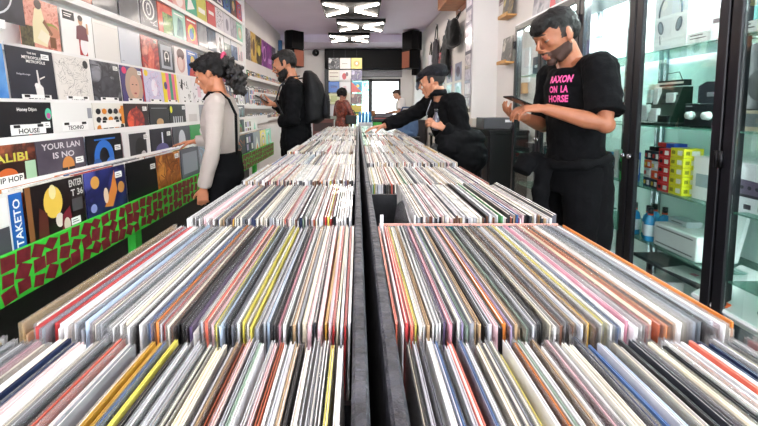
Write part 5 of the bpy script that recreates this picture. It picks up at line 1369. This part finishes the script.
    for s_ in 'LR':
        a_ = j['a' + s_]; mb = MB()
        mb.loft([(a_ + V(-.065*S, 0, -.045*S), V(0, .034*S, 0), V(0, 0, .043*S)), (a_ + V(.0*S, 0, -.035*S), V(0, .043*S, 0), V(0, 0, .053*S)), (a_ + V(.1*S, 0, -.05*S), V(0, .05*S, 0), V(0, 0, .038*S)), (a_ + V(.17*S, 0, -.06*S), V(0, .046*S, 0), V(0, 0, .028*S)), (a_ + V(.2*S, 0, -.065*S), V(0, .03*S, 0), V(0, 0, .018*S))], mat('#18171a', .5), n=14)
        mb.build('shoe', None, t)
    return t, j, M, hs
def hair_blob(t, M, hs, items, m, name='hair', voxel=.006, disp=.006, freq=40, seed=1, smooth=1):
    mb = MB()
    for c, r in items: mb.ell(M @ (V(*c)*hs), tuple(q*hs for q in (r if isinstance(r, tuple) else (r,)*3)), n=14, rot=M.to_3x3())
    return blob(name, mb, m, t, voxel, smooth, disp, freq, seed)
HAIR = mat('#0d0807', .6, spec=.25, bump=.6, bscale=150, var=.4, vscale=60)
CLOTH_B = mat('#0a0a0c', .9, bump=.3, bscale=60, spec=.12)
CLOTH_B2 = mat('#0b0b0d', .9, bump=.3, bscale=50, spec=.12)
CROWN = [((-.02, 0, .048), (.1, .083, .084)), ((-.055, 0, .02), (.062, .075, .075)), ((.03, 0, .082), (.062, .068, .042))]

# ---- man with the printed black T-shirt, right
t, j, M, hs = figure('person', 'person in black T-shirt with pink lettering, looking down at his hands, right side', (1.15, 2.0, 0), PI, 1.0,
    dict(neck=(1.12, 2.0, 1.49), head=(1.025, 1.985, 1.635), head_s=1.07, head_rot=(R(25), R(10), 0), stubble=('#3a2117', '#20130e'), chest=(1.145, 2.0, 1.29),
         sL=(1.155, 1.825, 1.462), sR=(1.11, 2.18, 1.455), eL=(1.12, 1.71, 1.19), wL=(.895, 1.815, 1.262), eR=(1.1, 2.24, 1.16), wR=(.88, 2.0, 1.215),
         handL=(-1, .25, .04), palmL=(-.1, .4, -1), curlL=(.5, .55, .55, .6), handR=(-.9, -.45, .1), palmR=(.1, -.3, 1), curlR=(.5, .5, .5, .5), flipL=1, flipR=1, tcL=.7, tcR=.2,
         kL=(1.13, 1.88, .5), aL=(1.18, 1.85, .09), kR=(1.12, 2.12, .5), aR=(1.16, 2.16, .09)),
    '#9a5f42', 'short', CLOTH_B, mat('#0a0a0c', .9, bump=.3, bscale=70, spec=.12), inflate=.02, hem=.93, top_name='t_shirt', disp=.010, voxel=.005)
hair_blob(t, M, hs, CROWN[:2] + [((.035, 0, .088), (.064, .068, .034)), ((.07, 0, .076), (.034, .06, .032)), ((.088, 0, .058), (.022, .05, .024))], HAIR, disp=.005, seed=4)
# pink lettering: put on the chest surface by ray casting onto the shirt
shirt = [c for c in bpy.data.objects if c.parent == t and c.name.startswith('t_shirt')][0]
from mathutils.bvhtree import BVHTree
def wrap_text(parent, surf, lines, origin, right, up, toward, m, name='lettering', off=.002):
    """letters laid onto the cloth: each vertex is dropped along `toward` onto the surface"""
    bv = BVHTree.FromPolygons([v.co.copy() for v in surf.data.vertices], [tuple(p.vertices) for p in surf.data.polygons])
    mb = MB()
    for s, x, z, h, w in lines:
        vs, fs, x0, x1, y0, y1 = text_data(s, .035)
        out = []
        for a in vs:
            p = origin + right * (x + (a[0] - x0) / (x1 - x0) * w) + up * (z + (a[1] - y0) / (y1 - y0) * h)
            hit = bv.ray_cast(p - toward * .5, toward)
            out.append((hit[0] - toward * off) if hit[0] is not None else p)
        mb.add(out, fs, m)
    return mb.build(name, None, parent)
PINK = mat('#f25aa0', .5)
# in the figure's frame: x forward, y left. print on the chest turned to the camera (towards +x +y)
tw = V(-.82, -.57, 0).normalized(); rt = V(-.57, .82, 0).normalized() 
wrap_text(t, shirt, [('RAXON', .01, .092, .038, .13), ('ON  LA', .015, .042, .036, .11), ('HORSE', .01, -.006, .036, .12)], V(.14, -.02, 1.30), rt, V(-.05, 0, 1).normalized(), tw, PINK)
mb = MB()   # pink print glimpsed on the back
bv = BVHTree.FromPolygons([v.co.copy() for v in shirt.data.vertices], [tuple(p.vertices) for p in shirt.data.polygons])
for q, (yy_, zz_, rr_) in enumerate([(.11, 1.40, .016), (.115, 1.34, .014), (.115, 1.17, .018)]):
    vs = []
    for k in range(14):
        a = 2*PI*k/14
        for rad in (rr_, rr_ * .5):
            p = V(-.6, yy_ + rad*math.cos(a), zz_ + rad*1.3*math.sin(a)); h_ = bv.ray_cast(p, V(1, 0, 0)); vs.append(h_[0] - V(.003, 0, 0) if h_[0] is not None else p)
    mb.add(vs, [(2*k, (2*k+2) % 28, (2*k+3) % 28, 2*k+1) for k in range(14)], PINK)
mb.build('back_print', None, t)
# hoodie tied round the waist
mb = MB()
p = j['pelvis']
mb.tube([p + V(.145*math.cos(a), .185*math.sin(a), .05 - .03*math.cos(a)) for a in [2*PI*i/16 for i in range(17)]], .026, n=10)
mb.tube([p + V(.15, -.03, .06), p + V(.2, 0, .04), p + V(.26, .03, .03), p + V(.30, .05, -.02)], [.03, .045, .058, .045], n=12)
mb.tube([p + V(.15, .0, .05), p + V(.2, .06, -.1), p + V(.19, .07, -.32)], [.04, .05, .045], n=12)
mb.loft([(p + V(-.06, 0, .04), V(0, .18, 0), V(.1, 0, 0)), (p + V(-.06, 0, -.15), V(0, .2, 0), V(.11, 0, 0)), (p + V(-.06, 0, -.4), V(0, .19, 0), V(.1, 0, 0))], n=18)
blob('tied_hoodie', mb, CLOTH_B2, t, .009, 3, .014, 8, 5)
hp2 = thing('phone', 'small dark phone held by the man in the printed T-shirt', 'phone', (.85, 1.87, 1.275), PI + R(10))
mb = MB(); mb.M = Matrix.Rotation(R(-20), 4, 'Y'); mb.bbox(-.01, .135, -.036, .036, -.004, .004, mat('#141418', .2), .003); mb.build('body', None, hp2)
mb = MB(); mb.M = Matrix.Rotation(R(-20), 4, 'Y'); mb.box(-.004, .13, -.033, .033, .0041, .0045, mat('#3a4452', .1)); mb.build('screen', None, hp2)

# ---- woman in the off-white sweater, left
t, j, M, hs = figure('person', 'person with curly dark ponytail in off-white sweater, reaching into the left rack', (-.85, 2.4, 0), PI, .91,
    dict(neck=(-.86, 2.4, 1.345), head=(-.912, 2.4, 1.475), head_rot=(R(18), R(2), 0), chest=(-.86, 2.4, 1.16),
         sL=(-.835, 2.235, 1.29), sR=(-.865, 2.565, 1.29), eL=(-.83, 2.17, 1.02), wL=(-.895, 2.19, .80), eR=(-.92, 2.66, 1.05), wR=(-1.11, 2.59, 1.035),
         handL=(-.12, .03, -1), palmL=(-.2, .9, 0), curlL=(.5, .55, .6, .65), handR=(-1, -.05, -.12), palmR=(0, 0, -1), curlR=(.12, .15, .18, .2), flipR=1, flipL=1,
         kL=(-.86, 2.3, .45), aL=(-.82, 2.3, .085), kR=(-.87, 2.5, .45), aR=(-.85, 2.52, .085)),
    '#b0704f', 'long', mat('#a89b93', .85, bump=.4, bscale=160), mat('#0a0a0c', .9, bump=.2, spec=.12), fem=True, inflate=.012, hem=.985, disp=.006, top_name='sweater', shoulders=.17, sleeve_r=.006)
cur = random.Random(8)
it = list(CROWN) + [((-.05, 0, .06), (.085, .085, .08)), ((-.02, 0, .04), (.105, .088, .09)), ((.04, .0, .098), (.06, .065, .03))]
for i in range(70):
    a, b_ = cur.uniform(0, 2*PI), cur.uniform(-.1, 1)
    x, y, z = math.cos(a)*math.sqrt(1-b_*b_), math.sin(a)*math.sqrt(1-b_*b_), b_
    if x > .72 and z < .5: continue
    it.append(((-.02 + x*.098, y*.083, .045 + z*.085), cur.uniform(.014, .024)))
for i in range(9): it.append(((.078 + cur.uniform(-.012, .016), cur.uniform(-.05, .07), .085 + cur.uniform(-.035, .01)), .016))
hair_blob(t, M, hs, it, HAIR, voxel=.006, disp=.008, freq=45, seed=7)
it = []
for i in range(150):
    u = cur.random(); a = cur.uniform(0, 2*PI); rr = (.035 + .05 * math.sin(PI * min(1, u * 1.1))) * cur.random() ** .5
    c = V(-.112 - .045 * math.sin(u * 2.2), 0, .075 - .26 * u) + V(math.cos(a)*rr, math.sin(a)*rr*.9, cur.uniform(-.02, .02))
    it.append((tuple(c), cur.uniform(.012, .02)))
hair_blob(t, M, hs, it, mat('#120a08', .55, bump=.5, bscale=150, var=.3, vscale=50), 'ponytail', voxel=.006, disp=.009, freq=50, seed=9)
mb = MB()
for i in range(12): a = 2*PI*i/12; mb.ell(M @ (V(-.118 - .015*math.sin(a), .035*math.cos(a), .075 + .035*math.sin(a))*hs), (.014*hs,)*3, n=8)
blob('hair_tie', mb, mat('#c8466a', .6), t, .006, 1)
# bag strap over the back of the neck
n = j['neck']
MB().tube([n + V(.08, .05, -.03), n + V(.04, .075, .012), n + V(-.03, .075, .014), n + V(-.085, .09, -.03), n + V(-.128, .10, -.12), n + V(-.128, .1, -.36)], .014, CLOTH_B, n=8, flat=.5).build('strap', None, t)
MB().tube([j['aL']*0 + j['wL'] + V(.0, .0, -.02) + V(-.028*math.cos(a), .028*math.sin(a), .03) for a in [2*PI*i/14 for i in range(15)]], .003, mat('#2a2a2e', .4, .5), n=6).build('bracelet', None, t)

# ---- bearded man with backpack
t, j, M, hs = figure('person', 'bearded person in black jacket with backpack, holding a phone by the left wall', (-.56, 3.5, 0), PI, 1.0,
    dict(neck=(-.58, 3.5, 1.49), head=(-.655, 3.5, 1.655), head_rot=(R(20), R(4), 0), stubble=('#0d0807', '#0d0807'),
         sL=(-.55, 3.3, 1.43), sR=(-.57, 3.7, 1.43), eL=(-.55, 3.25, 1.15), wL=(-.66, 3.3, 1.17-.02), eR=(-.62, 3.72, 1.2), wR=(-.755, 3.5, 1.295),
         handL=(.6, .3, .12), palmL=(0, .6, -.4), curlL=(.5, .5, .5, .5), handR=(-.8, -.4, .1), palmR=(.2, -.5, .8), curlR=(.6, .6, .6, .6)),
    '#a86e50', 'long', CLOTH_B, CLOTH_B2, inflate=.035, hem=.82, disp=.014, top_name='jacket', voxel=.006)
hair_blob(t, M, hs, [((-.02, 0, .052), (.098, .077, .078)), ((-.058, 0, .02), (.058, .07, .07)), ((.04, 0, .085), (.058, .062, .034)), ((.072, 0, .082), (.024, .045, .022))], HAIR, disp=.003)
hair_blob(t, M, hs, [((.05, s*.036, -.082), (.04, .024, .03)) for s in (-1, 1)] + [((.075, 0, -.108), (.034, .038, .034)), ((.095, 0, -.056), (.01, .022, .007))], HAIR, 'beard', voxel=.005, disp=.003)
bp = thing('backpack', 'black rounded backpack worn by the bearded man', 'backpack', (-.47, 3.47, 1.12), PI)
mb = MB().loft([((-.09*q, 0, z), (0, .15*a, 0), (.1*b, 0, 0)) for z, a, b, q in ((0, .8, .6, .6), (.04, 1, .95, .9), (.2, 1.05, 1.15, 1), (.36, .95, .9, .8), (.45, .7, .6, .5), (.48, .4, .3, .3))], n=20)
me = remeshed(mb, .009, 3, .008, 9, 2); me.materials.append(mat('#09090b', .7, bump=.4, bscale=50, spec=.25)); link('bag_body', me, bp)
mb = MB().loft([((-.19, 0, z), (0, .11*a, 0), (.035*a, 0, 0)) for z, a in ((.05, .8), (.09, 1), (.2, 1), (.26, .75))], n=16); mb.build('front_pocket', mat('#0d0d10', .7, bump=.3, spec=.2), bp)
MB().tube([(-.222, -.06, .21), (-.228, 0, .215), (-.222, .06, .21)], .004, mat('#b9b6b0', .4, .5), n=6).build('zip', None, bp)
for s in (1, -1): MB().tube([(.03, s*.11, .42), (.12, s*.12, .41), (.2, s*.13, .33), (.24, s*.14, .2), (.17, s*.17, .08), (.02, s*.15, .04)], .018, mat('#0f0e11', .6), n=8, flat=.4).build('shoulder_strap', None, bp)
MB().tube([(.06, .13, .41), (.08, .155, .30), (.07, .165, .18)], .012, mat('#c98a52', .5), n=8, flat=.5).build('tan_strap', None, bp)
MB().box(.03, .055, .158, .166, .1, .28, mat('#d9d6d2', .5)).build('white_tag', None, bp)
hp3 = thing('phone', 'dark phone in the right hand of the bearded man', 'phone', (-.80, 3.42, 1.31), PI + R(20))
mb = MB(); mb.M = Matrix.Rotation(R(-30), 4, 'Y'); mb.bbox(-.01, .13, -.036, .036, -.004, .004, mat('#141418', .2), .003); mb.build('body', None, hp3)
mb = MB(); mb.M = Matrix.Rotation(R(-30), 4, 'Y'); mb.box(-.004, .126, -.033, .033, .0041, .0045, mat('#4a5a6a', .1)); mb.build('screen', None, hp3)

# ---- person in the flat cap reaching across the crates
t, j, M, hs = figure('person', 'person in dark flat cap and black coat, reaching over the crates with a bottle', (.80, 3.0, 0), PI, .93,
    dict(pelvis=(.82, 3.0, .86), chest=(.72, 3.0, 1.14), neck=(.665, 3.02, 1.345), head=(.60, 3.03, 1.47), head_rot=(R(14), R(-20), 0), stubble=('#a97053', '#150d0a'),
         sL=(.735, 2.84, 1.30), sR=(.615, 3.2, 1.30), eL=(.78, 2.74, 1.02), wL=(.62, 2.74, 1.12), eR=(.42, 3.27, 1.175), wR=(.225, 3.2, 1.11),
         handL=(-.75, .1, .4), palmL=(-.3, .9, -.3), curlL=(.65, .65, .65, .7), tcL=.8, handR=(-1, -.15, -.12), palmR=(0, 0, -1), curlR=(.22, .22, .25, .3)),
    '#b57a5c', 'long', CLOTH_B, CLOTH_B2, inflate=.035, hem=.75, disp=.012, top_name='coat', voxel=.0055)
hair_blob(t, M, hs, [((-.05, 0, .01), (.052, .062, .04))], HAIR, disp=.002)
CAPM = mat('#1b1a1e', .9, spec=.15, bump=.6, bscale=180, var=.25, vscale=60)
mb = MB()
for c, r in (((-.03, 0, .08), (.112, .102, .06)), ((.02, 0, .08), (.095, .09, .04)), ((-.055, 0, .06), (.085, .092, .055))): mb.ell(M @ (V(*c)*hs), tuple(q*hs for q in r), n=18, rot=M.to_3x3())
cp = blob('flat_cap', mb, CAPM, t, .006, 3, .004, 14, 3)
mb = MB(); 
for c, r in (((.092, 0, .048), (.048, .066, .008)), ((.075, 0, .054), (.05, .075, .013))): mb.ell(M @ (V(*c)*hs), tuple(q*hs for q in r), n=18, rot=(M @ Matrix.Rotation(R(14), 4, 'Y')).to_3x3())
o = blob('brim', mb, CAPM, t, .005, 2); 
MB().tube([M @ (V(-.02, 0, -.09)*hs) - V(0, 0, .035), M @ (V(-.02, 0, -.075)*hs) - V(0, 0, .0)], [.078, .068], CLOTH_B, n=18).build('collar', None, t)
mb = MB(); mb.tube([j['neck'] + V(.09, .07, -.02), j['neck'] + V(.13, .09, -.12), j['neck'] + V(.12, .11, -.22)], .0028, mat('#8f8f96', .4), n=6); mb.build('lanyard', None, t)
jk = thing('puffer_jacket', 'black puffer jacket draped over the arm of the person in the cap', 'jacket', (.74, 2.76, .98), 0)
mb = MB()
for c, r in (((0, 0, .05), (.18, .10, .10)), ((.06, -.02, -.06), (.15, .1, .14)), ((-.06, -.02, .0), (.12, .09, .08)), ((.08, .0, .06), (.11, .09, .07)), ((.04, .0, -.17), (.12, .08, .13)), ((.1, .02, -.2), (.07, .07, .12))): mb.ell(c, r, n=16)
me = remeshed(mb, .008, 3, .012, 11, 6); me.materials.append(mat('#08080a', .75, bump=.25, bscale=40, spec=.12)); link('jacket_body', me, jk)
mb = MB().tube([(-.16, -.02, .02), (-.19, -.02, -.04), (-.17, 0, -.12)], [.03, .036, .028], mat('#101013', .5), n=10); mb.build('sleeve', None, jk)
bt = thing('drink_bottle', 'small clear bottle with black cap held by the person in the cap', 'bottle', (.575, 2.765, 1.10))
MB().loft([((0, 0, z), (r, 0, 0), (0, r, 0)) for z, r in ((0, .024), (.01, .028), (.08, .028), (.1, .022), (.12, .012), (.135, .012))], mat('#4a4650', .12, coat=.8), 14).build('body', None, bt)
MB().tube([(0, 0, .135), (0, 0, .155)], .014, mat('#1a1a1e', .4), n=12).build('cap', None, bt)

# ---- person in the dotted dress, far back
DOT = PN('#2a1012', '#9a4a3a', None, 26, 'cell')
t, j, M, hs = figure('person', 'person with curly bob in a dark red dotted dress near the hanging sleeves', (-.33, 8.4, 0), R(40), .94,
    dict(head_rot=(R(10), 0, 0), eL=(-.5, 8.62, 1.1), wL=(-.3, 8.68, 1.13), eR=(-.1, 8.2, 1.1), wR=(-.17, 8.45, 1.13), handL=(1, .1, 0), handR=(.1, 1, 0)),
    '#b98068', 'long', DOT, CLOTH_B2, fem=True, inflate=.03, dress=True, disp=.008, voxel=.008, top_name='dress', pants=False, shoulders=.17)
it = list(CROWN)
for i in range(60):
    a, b_ = cur.uniform(0, 2*PI), cur.uniform(-.7, 1)
    x, y, z = math.cos(a)*math.sqrt(1-b_*b_), math.sin(a)*math.sqrt(1-b_*b_), b_
    if x > .5 and z < .5: continue
    it.append(((-.03 + x*.1, y*.11, .02 + z*.11), cur.uniform(.03, .04)))
hair_blob(t, M, hs, it, HAIR, voxel=.009, disp=.012, freq=30)
hb = thing('handbag', 'black handbag on the arm of the person in the dotted dress', 'bag', (-.12, 8.2, .9))
MB().bbox(-.13, .12, -.05, .05, 0, .2, mat('#151418', .5), .02).build('body', None, hb)
MB().tube([(-.09, 0, .2), (-.05, 0, .3), (.05, 0, .3), (.09, 0, .2)], .009, mat('#151418', .5), n=8).build('handle', None, hb)

# ---- shop assistant behind the counter
t, j, M, hs = figure('person', 'person in white T-shirt working behind the counter by the bright window', (1.2, 10.35, 0), PI, 1.0,
    dict(neck=(1.16, 10.33, 1.46), head=(1.07, 10.32, 1.61), head_rot=(R(28), 0, 0), eL=(1.12, 10.05, 1.15), wL=(.9, 10.1, 1.12), eR=(1.12, 10.6, 1.15), wR=(.9, 10.5, 1.12), handL=(-1, 0, -.1), handR=(-1, 0, -.1), palmL=(0, 0, -1), palmR=(0, 0, -1)),
    '#c79378', 'short', mat('#e9e6e4', .8, bump=.2), mat('#2a3448', .8), inflate=.03, hem=.9, disp=.008, voxel=.008, top_name='t_shirt')
hair_blob(t, M, hs, CROWN[:2] + [((.04, 0, .085), (.06, .066, .03)), ((-.06, 0, -.02), (.045, .06, .05))], mat('#3a2a22', .7), voxel=.008, disp=.003)

db = thing('denim_bag', 'blue denim bag on a black stool beyond the reaching arm', 'bag', (.62, 4.75, .905))
mb = MB().loft([((0, 0, z), (.15*a, 0, 0), (0, .09*a, 0)) for z, a in ((0, .9), (.05, 1), (.18, .95), (.27, .8), (.3, .55))], n=16)
me = remeshed(mb, .012, 2, .012, 12, 4); me.materials.append(mat('#4a5f80', .8, bump=.4, bscale=90)); link('body', me, db)
MB().tube([(-.09, 0, .27), (-.05, 0, .36), (.05, 0, .36), (.09, 0, .27)], .01, mat('#3c4f70', .8), n=8).build('handle', None, db)
st = thing('stool', 'black stool carrying the blue denim bag', 'stool', (.62, 4.75, 0))
MB().tube([(0, 0, .87), (0, 0, .9)], .17, mat('#0d0d10', .5), n=20).build('seat', None, st)
for i in range(4):
    a = PI/4 + i*PI/2; MB().tube([(.11*math.cos(a), .11*math.sin(a), .87), (.19*math.cos(a), .19*math.sin(a), 0)], .014, mat('#0d0d10', .5), n=8).build('leg', None, st)
# ------------------------------------------------------------------ daylight
w = bpy.data.worlds.new('world'); scene.world = w; w.use_nodes = True
bg = w.node_tree.nodes['Background']; bg.inputs['Color'].default_value = (.86, .94, 1.0, 1); bg.inputs['Strength'].default_value = 6.0
scene.view_settings.exposure = EXPO
_seen = {}
for o in bpy.data.objects:
    if o.parent is None and 'label' in o: _seen.setdefault(o['label'], []).append(o)
for l, os_ in _seen.items():
    if len(os_) > 1: print('DUP', len(os_), l, {o.get('group') for o in os_})
